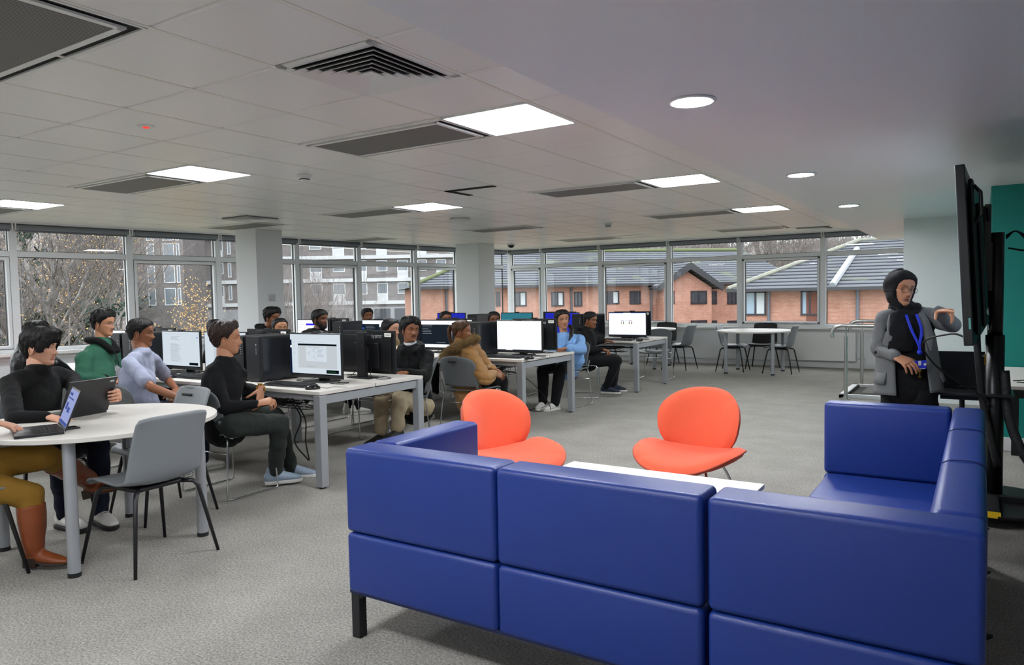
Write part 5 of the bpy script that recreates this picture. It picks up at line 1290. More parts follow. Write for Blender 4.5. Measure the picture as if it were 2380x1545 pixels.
def person(label, loc, J, head, look, skin='b', fem=False, hair=None, hairm=HAIR, top=None, legs=None, shoes=None, hands=None, hs=1.0,
           long_hair=None, beard=None, glasses=None, brow=.0022, extra=None, gaze=(0, 0), cuffs=True, mouth=0, moust=None, neckr=.05, ears=True):
    """J: joints in world space; head: centre of the head; look: (yaw, pitch, roll) in degrees"""
    root = empty('person', loc, 0, label, 'person'); L0 = np.asarray(loc, float)
    J = {k: np.asarray(v, float)-L0 for k, v in J.items()}; hc = np.asarray(head, float)-L0
    R = rot3(math.radians(look[0]), math.radians(look[1]), math.radians(look[2]) if len(look) > 2 else 0)
    side = nrm(J['shR']-J['shL']); sk, lp = SKINS[skin], LIPS[skin]
    # continuous body under the clothes
    b = MB(); nb = J['nb']; ch, wa, pe = J['ch'], J['wa'], J['pe']
    b.tube([pe, wa, ch, (ch+nb)/2, nb], [(.145, .105), (.125, .092), (.15, .10), (.10, .075), (.055, .055)], 18, side=side, round_=True)
    b.tube([J['shL'], ch*.4+nb*.6, J['shR']], [.045, .06, .045], 12, round_=True)
    nt_ = hc+R@np.array([0, -.022, -.07]); b.tube([nb-np.array([0, 0, .03]), nb*.5+nt_*.5, nt_, hc+R@np.array([0, -.02, -.03])], [neckr*1.15, neckr, neckr*.95, neckr*.85], 16, round_=True)
    for s in 'LR':
        b.tube([J['sh'+s], J['el'+s]], [.043, .036], 12, round_=True); b.tube([J['el'+s], J['el'+s]*.4+J['wr'+s]*.6, J['wr'+s]], [.037, .032, .023], 12, round_=True)
        if 'kn'+s in J:
            b.tube([J['hp'+s], J['kn'+s]], [.075, .052], 12, round_=True); b.tube([J['kn'+s], J['kn'+s]*.6+J['an'+s]*.4, J['an'+s]], [.052, .048, .034], 12, round_=True)
    v, f, n = remesh(b, .010, 3)
    q = MB(); q.add(v, f, 0)
    g, surf = _hg[fem]; T = np.eye(4); T[:3, :3] = R*hs; T[:3, 3] = hc
    gv = g.reshape(-1, 3); q.add(gv, grid_faces(NV, NU), 0, T)
    for s in ((-1, 1) if ears else ()):     # ears
        P = [(s*(.072+.010*math.sin(t*.5)), -.008-.016*math.cos(t)+(.004 if math.sin(t) > 0 else 0), -.012+.029*math.sin(t)) for t in np.linspace(0, 2*PI, 20, endpoint=False)]
        q.tube([np.array(p) for p in P], [.0038]*20, 6, closed=True, T=T)
        q.ell((s*.072, -.006, -.012), (.0045, .013, .024), 12, 8, 0, T); q.ell((s*.073, -.002, -.036), (.005, .008, .009), 8, 6, 0, T)
    for s in (-1, 1):     # eyelids
        ex, ez = s*.031, 0.0; ey = surf(ex, ez)
        for sgn, dz, rr in ((1, .0040, .0046), (-1, -.0052, .0030)):
            P = [np.array([ex+t*.0145, surf(ex+t*.0145, 0)*.35+(ey+.0035)*.65-.004*abs(t)**2, ez+dz*(1-t*t)*1.15]) for t in np.linspace(-1, 1, 9)]
            q.tube(P, [rr*(.5+.5*(1-abs(t))) for t in np.linspace(-1, 1, 9)], 7, T=T)
    X = np.linspace(-1, 1, 11)
    for z_, r_, y_ in ((-.0622-mouth*.3, .0034, .0005), (-.0695-mouth, .0044, .0005)):
        P = [np.array([t*.0235, surf(t*.0235, z_)+y_-.001*abs(t), z_+(.0018*(1-abs(t)) if z_ > -.066 else -.0005)-.0012*abs(t)**2]) for t in X]
        q.tube(P, [max(.0008, r_*(1-abs(t)**2.2)) for t in X], 8, 1, T=T)
    for k, (kind, d, nn) in (hands or {}).items(): add_hand(q, J['wr'+k], d, nn, kind, k == 'L', 0, .97 if fem else 1.05)
    body = q.build('body', [sk, lp], root, smooth=True)
    e = MB()
    for s in (-1, 1):
        ex = s*.031; c = np.array([ex, surf(ex, 0)-.0068, -.0008]); e.ell(c, (.0118, .0118, .0118), 14, 10, 0, T)
        gz = nrm([gaze[0], 1, gaze[1]]); c2 = c+gz*.0062
        M3 = np.stack([nrm(np.cross(gz, (0, 0, 1))), gz, nrm(np.cross(np.cross(gz, (0, 0, 1)), gz))*-1], 1); e.ell(c2, (.0066, .0062, .0066), 12, 8, 1, T, M3)
    e.build('eyes', [EYEW, EYEI], body, smooth=True)
    e = MB()
    for s in (-1, 1):
        P = [np.array([s*(.012+t*.036), surf(s*(.012+t*.036), .019+.006*math.sin(t*2.2))+.0008, .0185+.0075*math.sin(t*2.3)]) for t in np.linspace(0, 1, 8)]
        e.tube(P, [brow*(.9-.1*abs(t-.4)*2) if t < .8 else brow*.5 for t in np.linspace(0, 1, 8)], 6, T=T)
        P = [np.array([s*.031+t*.0145, surf(s*.031, 0)+.0066-.004*abs(t)**2, .0022*(1-t*t)]) for t in X]; e.tube(P, .0009, 5, T=T)
    if mouth: e.tube([(-.014, surf(.0, -.066)+.001, -.0662-mouth*.6), (.014, surf(0, -.066)+.001, -.0662-mouth*.6)], mouth*.6, 6, T=T)
    if moust:
        for s in (-1, 1):
            P = [np.array([s*t*.027, surf(s*t*.027, -.054)+.0018, -.0535-.007*t*t]) for t in np.linspace(0, 1, 7)]; e.tube(P, [moust*(1-.5*t) for t in np.linspace(0, 1, 7)], 7, T=T)
    e.build('eyebrows', hairm if hairm is not HAIRL else HAIRB, body, smooth=True)
    if beard: e = MB(); e.add(mask_shell(fem, beard), grid_faces(NV, NU), 0, T); e.build('beard', BEARD, root, smooth=True)
    if hair: e = MB(); e.add(hair_shell(fem, hair), grid_faces(NV, NU), 0, T); ho = e.build('hair', hairm, root, smooth=True)
    if long_hair:
        m_ = MB()
        for P, Rr in long_hair: m_.tube([T[:3, :3]@np.array(p)+hc for p in P], Rr, 14, side=R[:, 0], round_=True)
        cloth('long_hair', m_, hairm, root, .009, .004, 3, 0, 2, 25)
    if glasses: build_glasses(root, R*hs, hc, fem, glasses, ears)
    # clothes
    if top:
        m_ = MB(); w_ = top.get('w', 1); fat = top.get('fat', .014)
        m_.tube([J.get('hem', pe-np.array([0, 0, .02])), pe*.5+wa*.5, wa, wa*.4+ch*.6, ch, ch*.45+nb*.55, nb-np.array([0, 0, .028])],
                [(a*w_+fat, c_*w_+fat) for a, c_ in ((.152, .116), (.145, .114), (.138, .106), (.148, .106), (.155, .102), (.128, .078), (.080, .062))], 20, side=side, round_=True)
        m_.tube([J['shL'], ch*.35+nb*.65-np.array([0, 0, .02]), J['shR']], [.050+fat*.6, .062+fat*.5, .050+fat*.6], 14, round_=True)
        for s in 'LR': m_.tube([nb+np.array([0, 0, -.028])*1+nrm(J['sh'+s]-nb)*.03, J['sh'+s]*.6+nb*.4+np.array([0, 0, .004]), J['sh'+s]], [.040+fat*.4, .046+fat*.5, .048+fat*.5], 12, round_=True)
        if top.get('hood'):
            fv = nrm(np.cross((0, 0, 1), side)); hr_, hh = top['hood']
            m_.tube(bez([nb+side*.055+fv*.075+[0, 0, -.045], nb+side*.088+[0, 0, -.012], nb+side*.07-fv*.07+[0, 0, .01], nb-fv*.105+[0, 0, .0+hh], nb-side*.07-fv*.07+[0, 0, .01], nb-side*.088+[0, 0, -.012], nb-side*.055+fv*.075+[0, 0, -.045]], 24), [(hr_, hr_*1.35)]*25, 12, round_=True)
        ln = top.get('sleeve', 1.0); ar = top.get('arm', 1)
        for s in 'LR':
            A, B, C = J['sh'+s], J['el'+s], J['wr'+s]
            if ln >= 1:
                m_.tube([A, A*.5+B*.5, B], [.048*ar+fat*.7, .045*ar+fat*.6, .042*ar+fat*.6], 14, round_=True); E_ = C+nrm(B-C)*.012
                m_.tube([B, B*.5+E_*.5, E_], [.042*ar+fat*.6, .038*ar+fat*.5, .028*ar+fat*.35], 14, round_=True)
            else: m_.tube([A, A*(1-ln)+B*ln], [.050+fat*.5, .052+fat*.6], 14, round_=True)
        if top.get('roll'):      # turtle neck or hood bulk
            a, c_, rr = top['roll']; m_.tube([nb+np.array([0, 0, a]), nt_*.5+nb*.5+np.array([0, 0, c_])], [rr, rr*.92], 16, round_=True)
        o = cloth(top['name'], m_, top['mat'], root, top.get('vox', .010), top.get('amp', .006), top.get('seed', 1), top.get('quilt', 0))
        if top.get('neck'):
            m2 = MB(); m2.tube([nb+np.array([0, 0, -.01]), nb*.45+nt_*.55], [.060, neckr+.006], 20); m2.build('collar', top['neck'], o, smooth=True)
        if top.get('cuff'):
            m2 = MB()
            for s in 'LR': d_ = nrm(J['wr'+s]-J['el'+s]); m2.tube([J['wr'+s]-d_*.035, J['wr'+s]-d_*.004], .033+fat*.2, 16, round_=True)
            m2.build('cuff', top['cuff'], o, smooth=True)
    if legs and 'knL' in J:
        m_ = MB(); lf = legs.get('fat', .012); cut = legs.get('cut', .0)
        m_.tube([J['hpL'], pe, J['hpR']], [.088+lf, .105+lf, .088+lf], 16, round_=True)
        for s in 'LR':
            A, B, C = J['hp'+s], J['kn'+s], J['an'+s]; E_ = C*(1-cut)+B*cut
            m_.tube([A, A*.5+B*.5, B], [.085+lf, .072+lf, .058+lf], 16, round_=True); m_.tube([B, B*.6+E_*.4, E_], [.058+lf, .052+lf*1.1, .038+lf*1.1*legs.get('flare', 1)], 16, round_=True)
        cloth('trousers', m_, legs['mat'], root, .011, legs.get('amp', .006), legs.get('seed', 2))
    if shoes and 'anL' in J:
        for s in 'LR':
            if 'to'+s in J: shoe('shoe', J['an'+s], J['to'+s]-(J['an'+s] if not shoes.get('rel') else 0), root, shoes['mat'], shoes['sole'], shoes.get('size', .27), 0, shoes.get('lace'))
    if extra: extra(root, J, R, hc, T, L0)
    return root
def sit(x, y, yaw, k=1.0, lean=0, hz=None, twist=0, wrists=None, knee=.43, spread=.1, feet=.0, drop=0):
    """a seated skeleton at (x, y) facing world angle yaw (degrees)"""
    a = math.radians(yaw); F = np.array([math.cos(a), math.sin(a), 0]); Rr = np.array([F[1], -F[0], 0]); U = np.array([0, 0, 1.])
    t = math.radians(yaw+twist); F2 = np.array([math.cos(t), math.sin(t), 0]); R2 = np.array([F2[1], -F2[0], 0]); o = np.array([x, y, 0.])
    p = lambda f, r, u, A=F, B=Rr: o+A*f+B*r+U*u
    J = dict(pe=p(-.02, 0, .545), wa=p(-.05+lean*.3, 0, .73*k+.02), ch=p(-.04+lean*.75, 0, .93*k), nb=p(-.03+lean, 0, 1.075*k-drop), hem=p(-.0, 0, .50))
    for s, g in (('L', -1), ('R', 1)):
        J['sh'+s] = o+U*(1.02*k-drop)+F*(lean*.95-.03)+R2*g*.185*k; J['el'+s] = J['sh'+s]+F2*.06+R2*g*.06-U*.27
        J['wr'+s] = J['el'+s]+F2*.22-R2*g*.08+U*-.01; J['hp'+s] = p(.0, g*.085, .53); J['kn'+s] = p(knee, g*spread, .51); J['an'+s] = p(knee-.02+feet, g*(spread-.01), .095); J['to'+s] = J['an'+s]+F*.2
    for q, v in (wrists or {}).items(): J[q] = np.asarray(v, float)
    return J
TVP = np.array([-.15, 5.3])
def lk(x, y, dz=0, to=TVP): return math.degrees(math.atan2(to[1]-y, to[0]-x))+dz
def fab(n, c, **k): return M(n, c, k.pop('rough', .85), bump=k.pop('bump', (260, .25, 2)), sheen=k.pop('sheen', .03), spec=.25, **k)
KNIT = fab('black_knit', '0C0D0E'); SWT = fab('black_sweatshirt', '101113'); HOOD = fab('black_hoodie', '0D0E0F'); LEATH = M('black_leather', '131315', .35, bump=(60, .3)); PUFB = M('black_puffer', '1B1C20', .4, bump=(30, .4))
GREEN = fab('green_jacket', '2A5E49', rough=.7); BLUEH = fab('blue_hoodie', '7FA9DC'); CAMEL = M('camel_puffer', '9C7038', .55, bump=(40, .5, 4), sheen=.1); NAVYT = fab('navy_denim', '151B2C'); KHAKI = fab('beige_cotton', 'AFA084'); DKG = fab('dark_green_cotton', '2C322F'); BLKT = fab('black_trousers', '111214')
SHW = M('shoe_white', 'DAD8D2', .5); SHB = M('shoe_blue_grey', '8E9FB0', .5); SOLW = M('sole_white', 'C9C8C2', .6); SOLB = M('sole_black', '1A1A1C', .6); NVY = M('shoe_navy', '1B2536', .6)
SHORT = dict(front=.060, temple=.016, burn=-.024, ear=.014, behind=-.040, back=-.062, side=.009, top=.022)
def shirt_print(root, J):
    """pale hand prints on the back of the t-shirt"""
    s = nrm(J['shR']-J['shL']); bk = -nrm(np.cross((0, 0, 1), s)); ch = J['ch']; m = M('print_white', 'E6E4E2', .8); f = MB(); rn = random.Random(2)
    v, fc, _ = hand_arrays('flat')
    for a, z, r_, k in ((.35, -.02, .3, .55), (-.25, -.06, -.5, .6), (.05, .02, 1.2, .5), (-.05, -.14, .1, .62)):
        y = np.array([0, 0, 1.])*math.cos(r_)+s*math.sin(r_); x = np.cross(bk, y)*-1
        c = ch+s*.13*a/.35*.6+bk*(.148-.04*abs(a)*2)+[0, 0, z]; V = np.outer(v[:, 0]*k, x)+np.outer(v[:, 1]*k, y)+np.outer(v[:, 2]*.25, bk)+c; f.add(V, fc)
    f.build('hand_print', m, root, smooth=True)
# ---------------------------------------------------------------- the cast
def H(x, y, Y): return at(x, y, Y=Y)
# man in the black sweatshirt at the end of the nearest desk
J = sit(-4.70, 3.38, 74, .98, lean=-.02, twist=-22)
J['pe'][2] = .545
J.update(shR=H(498, 866, 3.28), shL=H(556, 868, 3.50), elR=H(520, 948, 3.24), wrR=H(598, 938, 3.40), elL=H(552, 902, 3.72), wrL=H(606, 905, 3.62), nb=H(524, 836, 3.40), ch=H(520, 880, 3.38),
         wa=H(510, 930, 3.34), pe=H(520, 985, 3.34), hem=H(525, 1000, 3.34), hpR=H(545, 985, 3.30), hpL=H(530, 975, 3.46), knR=H(650, 985, 3.62), knL=H(640, 965, 3.80), anR=H(640, 1095, 3.68), anL=H(678, 1090, 3.93))
J['toR'] = J['anR']+np.array([.10, .15, 0]); J['toL'] = J['anL']+np.array([.17, .10, 0])
def p5x(root, J, R, hc, T, L0):
    d = nrm(J['wrL']-J['elL']); c = J['wrL']-d*.005; a = nrm(np.cross(d, (0, 0, 1))); b_ = np.cross(a, d); f = MB()
    for k in range(16): t = 2*PI*k/16; p = c+(a*math.cos(t)+b_*math.sin(t))*.034; f.cbox(p, (.014, .014, .010))
    f.tube([c+b_*.036, c+b_*.047], .018, 16); f.build('wristwatch', M('gold', 'D9A441', .25, 1), root, bevel=.002)
person('person in black sweatshirt and dark green trousers with gold watch at the nearest desk', (-4.70, 3.40, 0), J, H(527, 788, 3.42), (44, 3, 0), 'b', hair=dict(SHORT, front=.070, temple=.026, ramp=.03, top=.026, side=.008, quiff=.014, wave=.004, freq=11, backvol=.008, back=-.058), hairm=HAIRB,
       top=dict(name='sweatshirt', mat=SWT, fat=.016, amp=.008), legs=dict(mat=DKG, fat=.016, amp=.010), shoes=dict(mat=SHB, sole=SOLW, lace=SHW), hs=1.02,
       hands={'R': ('curl', (.55, .45, .15), (.2, -.55, .9)), 'L': ('relax', (.25, -.25, -.8), (.85, .2, .2))}, beard=goatee, moust=.0022, extra=p5x, gaze=(.1, .05), neckr=.060)
# man in the white t-shirt
J = sit(-5.66, 3.32, 80, .99, lean=.0, twist=-25)
J.update(shL=H(355, 836, 3.5), shR=H(300, 843, 3.22), nb=H(330, 815, 3.38), ch=H(322, 865, 3.36), elR=H(360, 905, 3.14), wrR=H(418, 925, 3.25), elL=H(388, 880, 3.72), wrL=H(410, 905, 3.62))
J['elR'] = H(352, 900, 3.2)
person('person in a pale t-shirt printed with hands on the back, facing the display', (-5.66, 3.32, 0), J, H(328, 774, 3.40), (40, -2, 0), 'c', hair=dict(SHORT, front=.062, temple=.024, top=.014, side=.007, wave=.0025, freq=25),
       top=dict(name='t_shirt', mat=fab('pale_shirt', 'A2A8BC', var=(9, '959CB0', .1)), sleeve=.78, fat=.013, amp=.009), legs=dict(mat=NAVYT), shoes=dict(mat=SHW, sole=SOLW), hs=1.0, neckr=.060, hands={'R': ('relax', (.9, .1, -.25), (.2, -.2, 1)), 'L': ('relax', (.6, -.5, -.2), (0, 0, 1))}, moust=.0030, brow=.0034,
       extra=lambda root, J, R, hc, T, L0: shirt_print(root, J))
# man in the green jacket
J = sit(-6.62, 3.52, 60, 1.03, lean=.02, twist=-30)
J.update(shL=H(262, 824, 3.78), shR=H(198, 832, 3.36), nb=H(236, 797, 3.56), ch=H(228, 850, 3.52), elR=H(190, 878, 3.28), wrR=H(245, 880, 3.45), elL=H(268, 865, 3.78), wrL=H(262, 878, 3.6))
def p3x(root, J, R, hc, T, L0):
    f = MB(); nb = J['nb']; s = nrm(J['shR']-J['shL']); fw_ = nrm(np.cross((0, 0, 1), s))
    f.tube(bez([nb+s*.045+fw_*.105+[0, 0, -.07], nb+s*.088+fw_*.02+[0, 0, .015], nb+s*.065-fw_*.07+[0, 0, .03], nb-fw_*.10+[0, 0, .025], nb-s*.065-fw_*.07+[0, 0, .03], nb-s*.088+fw_*.02+[0, 0, .015], nb-s*.045+fw_*.105+[0, 0, -.07]], 24), [(.034, .046)]*25, 12, round_=True)
    cloth('hood', f, HOOD, root, .009, .006, 5)
    f = MB(); f.tube(bez([nb+fw_*.085+[0, 0, -.05], nb+fw_*.135+[0, 0, -.15], nb+fw_*.14+[0, 0, -.30]], 12), .006, 6); f.build('zip', M('zip_black', '18191B', .4), root)
person('person with clear glasses in a green zipped jacket with a black hood', (-6.62, 3.5, 0), J, H(241, 752, 3.58), (26, -3, 0), 'b', hair=dict(SHORT, front=.064, temple=.024, ramp=.03, top=.026, side=.007, quiff=.010, wave=.004, freq=13),
       top=dict(name='jacket', mat=GREEN, fat=.030, amp=.011, arm=1.15, cuff=HOOD), legs=dict(mat=BLKT), shoes=dict(mat=SHW, sole=SOLW), hs=.99, neckr=.057, hands={'R': ('curl', (.8, .4, 0), (0, 0, 1)), 'L': ('curl', (.5, -.6, 0), (0, 0, 1))}, glasses=M('clear_rim', '9C8F8A', .25, .3), moust=.0018, extra=p3x)
# man in the black leather jacket, far left behind the laptop user
J = sit(-7.45, 3.3, 60, .98, twist=-20)
J.update(wrR=H(168, 868, 3.35), elR=H(128, 845, 3.2), shR=H(70, 812, 3.2), wrL=H(165, 880, 3.5), elL=H(150, 858, 3.6))
person('person in a black leather jacket mostly hidden behind the man with the laptop', (-7.45, 3.3, 0), J, H(86, 779, 3.4), (30, 0, 0), 'b', hair=dict(SHORT, top=.030, quiff=.01, wave=.004), top=dict(name='jacket', mat=LEATH, fat=.02, amp=.008), legs=dict(mat=BLKT), shoes=dict(mat=SOLB, sole=SOLB), hands={'R': ('curl', (.9, .2, -.2), (0, 0, 1)), 'L': ('curl', (.6, -.4, -.2), (0, 0, 1))})
# man in the black jumper at the round table
J = sit(-5.16, 2.33, -5, 1.0, lean=.05, twist=0)
J.update(shL=H(165, 880, 2.60), shR=H(22, 892, 2.12), nb=H(88, 855, 2.34), ch=H(90, 905, 2.34), wa=H(85, 965, 2.3), elR=H(35, 975, 1.98), wrR=H(112, 968, 2.10), elL=np.array([-4.90, 2.45, .83]), wrL=np.array([-4.640, 2.492, .835]))
J['ch'][0] -= .02
J.update(knL=np.array([-4.72, 2.45, .53]), knR=np.array([-4.72, 2.22, .53]), anL=np.array([-4.74, 2.46, .10]), anR=np.array([-4.86, 2.30, .10])); J['toL'] = J['anL']+[.2, -.02, 0]; J['toR'] = J['anR']+[.2, .02, 0]
def p1x(root, J, R, hc, T, L0):
    m_ = MB()
    for s in (-1, 1):
        for k, a in enumerate(np.linspace(.12, 1.22, 9)):
            u = s*a; x0 = .012*s+.062*math.sin(u); P = [(.01*s+.02*s*a, .07-.03*a, .125-.008*a), (.05*math.sin(u)+.012*s, .108*math.cos(u)+.008, .098), (.080*math.sin(u), .104*math.cos(u)+.004, .055), (.087*math.sin(u)+.003*s, .098*math.cos(u)-.004, .012 if a > .42 else .035), (.087*math.sin(u)+.002*s, .094*math.cos(u)-.008, -.030 if a > .75 else .0 if a > .5 else .026)]
            m_.tube([T[:3, :3]@np.array(p)+hc for p in bez(P, 10)], [.011]*5+[.009]*3+[.006]*10, 8, round_=False) if 0 else m_.tube([T[:3, :3]@np.array(p)+hc for p in P], [.012, .013, .011, .009, .004], 8, round_=True)
    cloth('fringe', m_, HAIR, root, .006, .003, 2, 0, 2, 30)
person('person in a black high-neck jumper holding a large black laptop at the round table', (-5.16, 2.33, 0), J, H(94, 806, 2.36), (33, -4, 0), 'a', hair=dict(front=.078, temple=.03, burn=-.02, ear=.0, behind=-.05, back=-.085, side=.014, top=.018, wave=.003, freq=21), top=dict(name='jumper', mat=KNIT, fat=.018, amp=.006, roll=(-.04, -.005, .060)), legs=dict(mat=NAVYT, amp=.008), shoes=dict(mat=SHW, sole=SOLB, lace=SOLB),
       hs=1.06, neckr=.062, hands={'R': ('flat', (.8, .4, -.2), (0, 0, 1)), 'L': ('grip', (.97, .24, .10), (-.24, .97, .05))}, extra=p1x, brow=.0026)
# person in brown boots at the left edge
J = sit(-4.52, 1.52, 88, .97)
J.update(knR=H(70, 1150, 1.86), hpR=np.array([-4.45, 1.55, .53]), anR=H(80, 1275, 1.86), knL=H(108, 1062, 1.98), hpL=np.array([-4.58, 1.6, .56]), anL=H(215, 1120, 2.35), wrR=H(-18, 985, 1.72), elR=np.array([-4.5, 1.55, .78]))
J['toR'] = J['anR']+np.array([.16, .10, 0]); J.pop('toL', None)
J['wrR'] = H(-10, 982, 1.74)
BOOT = M('boot_leather', '8A4620', .35, bump=(14, .35, 4), var=(6, '6E3417', .2)); HEEL = M('boot_heel', '2A1A12', .6)
def p19x(root, J, R, hc, T, L0):
    for A, B, d in ((J['knR'], J['anR'], J['toR']-J['anR']), (J['knL'], J['anL'], np.array([.20, .07, .05]))):
        y = nrm(d); f = MB(); k = B*.08+A*.92; k = A*.84+B*.16
        f.tube([k, k*.6+B*.4, B*.9+k*.1, B+[0, 0, -.02]], [.072, .070, .054, .046], 16); f.tube([B-y*.03+[0, 0, -.045], B+y*.04+[0, 0, -.045], B+y*.11+[0, 0, -.06], B+y*.17+[0, 0, -.068]], [(.034, .045), (.038, .040), (.040, .026), (.026, .016)], 16, side=np.cross(y, (0, 0, 1)), round_=True)
        b_ = cloth('boot', f, BOOT, root, .008, .004, 4); g = MB(); z = max(.0, B[2]-.095)
        yy = nrm([y[0], y[1], y[2]]); x = nrm(np.cross(yy, (0, 0, 1))); T2 = np.eye(4); T2[:3, 0] = x; T2[:3, 1] = yy; T2[:3, 2] = np.cross(x, yy); T2[:3, 3] = B+[0, 0, -.095]
        g.box(-.034, .034, -.048, .022, 0, .055, 0, T2); g.prism([(-.03, -.01, .03), (.03, -.01, .03), (.041, .08, .008), (.03, .17, .008), (0, .2, .010), (-.03, .17, .008), (-.041, .08, .008)], (0, 0, .012), 0, T2); g.build('heel', HEEL, b_, bevel=.004)
person('person in mustard trousers and tall brown leather boots at the left edge', (-4.52, 1.55, 0), J, (-4.52, 1.62, 1.24), (60, 0, 0), 'a', True, hair=dict(SHORT, back=-.1, side=.02), hairm=HAIRB, top=dict(name='jumper', mat=fab('dark_jumper', '23241F'), fat=.014), legs=dict(mat=fab('mustard_cotton', '8E6A24', rough=.7), fat=.014, amp=.006, cut=.6), hands={'R': ('relax', (.55, .75, -.25), (0, 0, 1)), 'L': ('relax', (.4, .8, 0), (0, 0, 1))}, extra=p19x)
# man in the black hoodie and beige trousers
J = sit(-4.60, 5.46, 218, 1.0, lean=.02, twist=40)
J.update(nb=H(955, 805, 5.48), ch=H(955, 848, 5.48), wa=H(962, 905, 5.52), pe=H(968, 945, 5.55), hem=H(968, 955, 5.55), shR=H(918, 832, 5.42), shL=H(993, 828, 5.56), elR=H(912, 872, 5.25), wrR=H(938, 864, 5.12), elL=H(988, 875, 5.36), wrL=H(948, 865, 5.10),
         hpR=H(950, 945, 5.48), hpL=H(985, 945, 5.55), knR=H(888, 915, 5.22), knL=H(930, 925, 5.20), anR=H(886, 1010, 5.08), anL=H(922, 1000, 5.10))
J['toR'] = J['anR']+np.array([-.03, -.19, 0]); J['toL'] = J['anL']+np.array([.0, -.19, 0])
def p12x(root, J, R, hc, T, L0):
    nb = J['nb']; s = nrm(J['shR']-J['shL']); fw_ = nrm(np.cross((0, 0, 1), s)); f = MB()
    [f.tube(bez([nb+s*k*.03+fw_*.11+[0, 0, -.03], nb+s*k*.035+fw_*.155+[0, 0, -.12], nb+s*k*.035+fw_*.15+[0, 0, -.22]], 10), .0025, 6) for k in (-1, 1)]; f.build('drawstring', SWT, root)
person('person with a moustache in a black hoodie over a white turtleneck and beige trousers', (-4.60, 5.46, 0), J, H(954, 767, 5.45), (-24, 0, 4), 'c', hair=dict(SHORT, front=.058, top=.026, side=.011, quiff=.016, part=1, wave=.003, sweep=.006, backvol=.006), top=dict(name='hoodie', mat=HOOD, fat=.026, amp=.009, arm=1.1, hood=(.034, .02), neck=fab('white_knit', 'C9D0D6')), legs=dict(mat=KHAKI, fat=.020, amp=.012, cut=.12, flare=1.4),
       shoes=dict(mat=SOLB, sole=SOLB), hands={'R': ('type', (-.2, -.9, -.15), (0, 0, 1)), 'L': ('type', (-.5, -.75, -.15), (0, 0, 1))}, moust=.0038, extra=p12x, hs=1.0, neckr=.056, brow=.003, gaze=(.15, .1))
# girl in the tan fur-hooded coat
J = sit(-4.62, 6.22, 68, .93, lean=.0, twist=-25)
J.update(nb=H(1072, 800, 6.2), ch=H(1078, 835, 6.2), wa=H(1085, 885, 6.22), pe=H(1090, 920, 6.22), hem=H(1095, 935, 6.2), shR=H(1090, 822, 6.05), shL=H(1100, 812, 6.42), elR=H(1128, 880, 6.05), wrR=H(1148, 868, 6.3), elL=H(1135, 860, 6.45), wrL=H(1146, 856, 6.4))
def p13x(root, J, R, hc, T, L0):
    rn = random.Random(3); nb = J['nb']; P = bez([H(1108, 786, 6.12)-L0, H(1092, 792, 6.05)-L0, H(1068, 803, 6.0)-L0, H(1045, 815, 6.03)-L0, H(1033, 830, 6.1)-L0, H(1042, 826, 6.25)-L0], 30)
    m_ = MB(); m_.tube(P, [.044]*len(P), 10, round_=True); o = cloth('fur_trim', m_, M('fur_base', '7A6038', .9), root, .010, .008, 1, 0, 1, 30)
    f = MB(); fm = M('fur_tip', 'A58A5C', .85, var=(14, '5E472A', .2))
    for i in range(3600):
        k = rn.randrange(len(P)-1); c = P[k]+(P[k+1]-P[k])*rn.random(); t = nrm(P[k+1]-P[k]); a = rn.uniform(0, 2*PI); u = nrm(np.cross(t, (0.1, 0, 1))); w_ = np.cross(t, u)
        d = u*math.cos(a)+w_*math.sin(a); b_ = c+d*.042; q = nrm(d+np.array([rn.gauss(0, .35), rn.gauss(0, .35), rn.gauss(-.25, .35)])); L = rn.uniform(.022, .046); s2 = nrm(np.cross(q, t))*.0016
        f.add([b_-s2, b_+s2, b_+q*L*.6+s2*.6+[0, 0, -.003], b_+q*L+[0, 0, -.008]], [(0, 1, 2, 3)])
    tag(f.build('fur_hair', fm, o), kind='stuff')
person('person with a brown ponytail in a tan quilted coat with a fur-trimmed hood', (-4.62, 6.22, 0), J, H(1074, 771, 6.2), (18, 0, 0), 'c', True, hair=dict(front=.064, temple=.02, burn=-.012, ear=.006, behind=-.02, back=-.05, side=.010, top=.014, wave=.002, freq=30), hairm=hairmat('hair_ponytail', '1E120C', '6E482A', .45),
       long_hair=[([(0, -.085, .05), (.0, -.125, .065), (.0, -.145, .03), (.0, -.14, -.05), (-.01, -.125, -.13), (0, -.12, -.17)], [(.018, .018), (.026, .022), (.034, .026), (.032, .024), (.024, .018), (.010, .008)])], top=dict(name='coat', mat=CAMEL, fat=.040, amp=.006, arm=1.2, quilt=.012, roll=(0, 0, .078)), legs=dict(mat=BLKT), shoes=dict(mat=SOLB, sole=SOLB), hands={'R': ('relax', (.5, .6, -.2), (.6, -.5, .5)), 'L': ('relax', (.6, .1, -.3), (.3, -.3, .9))}, extra=p13x, neckr=.044)
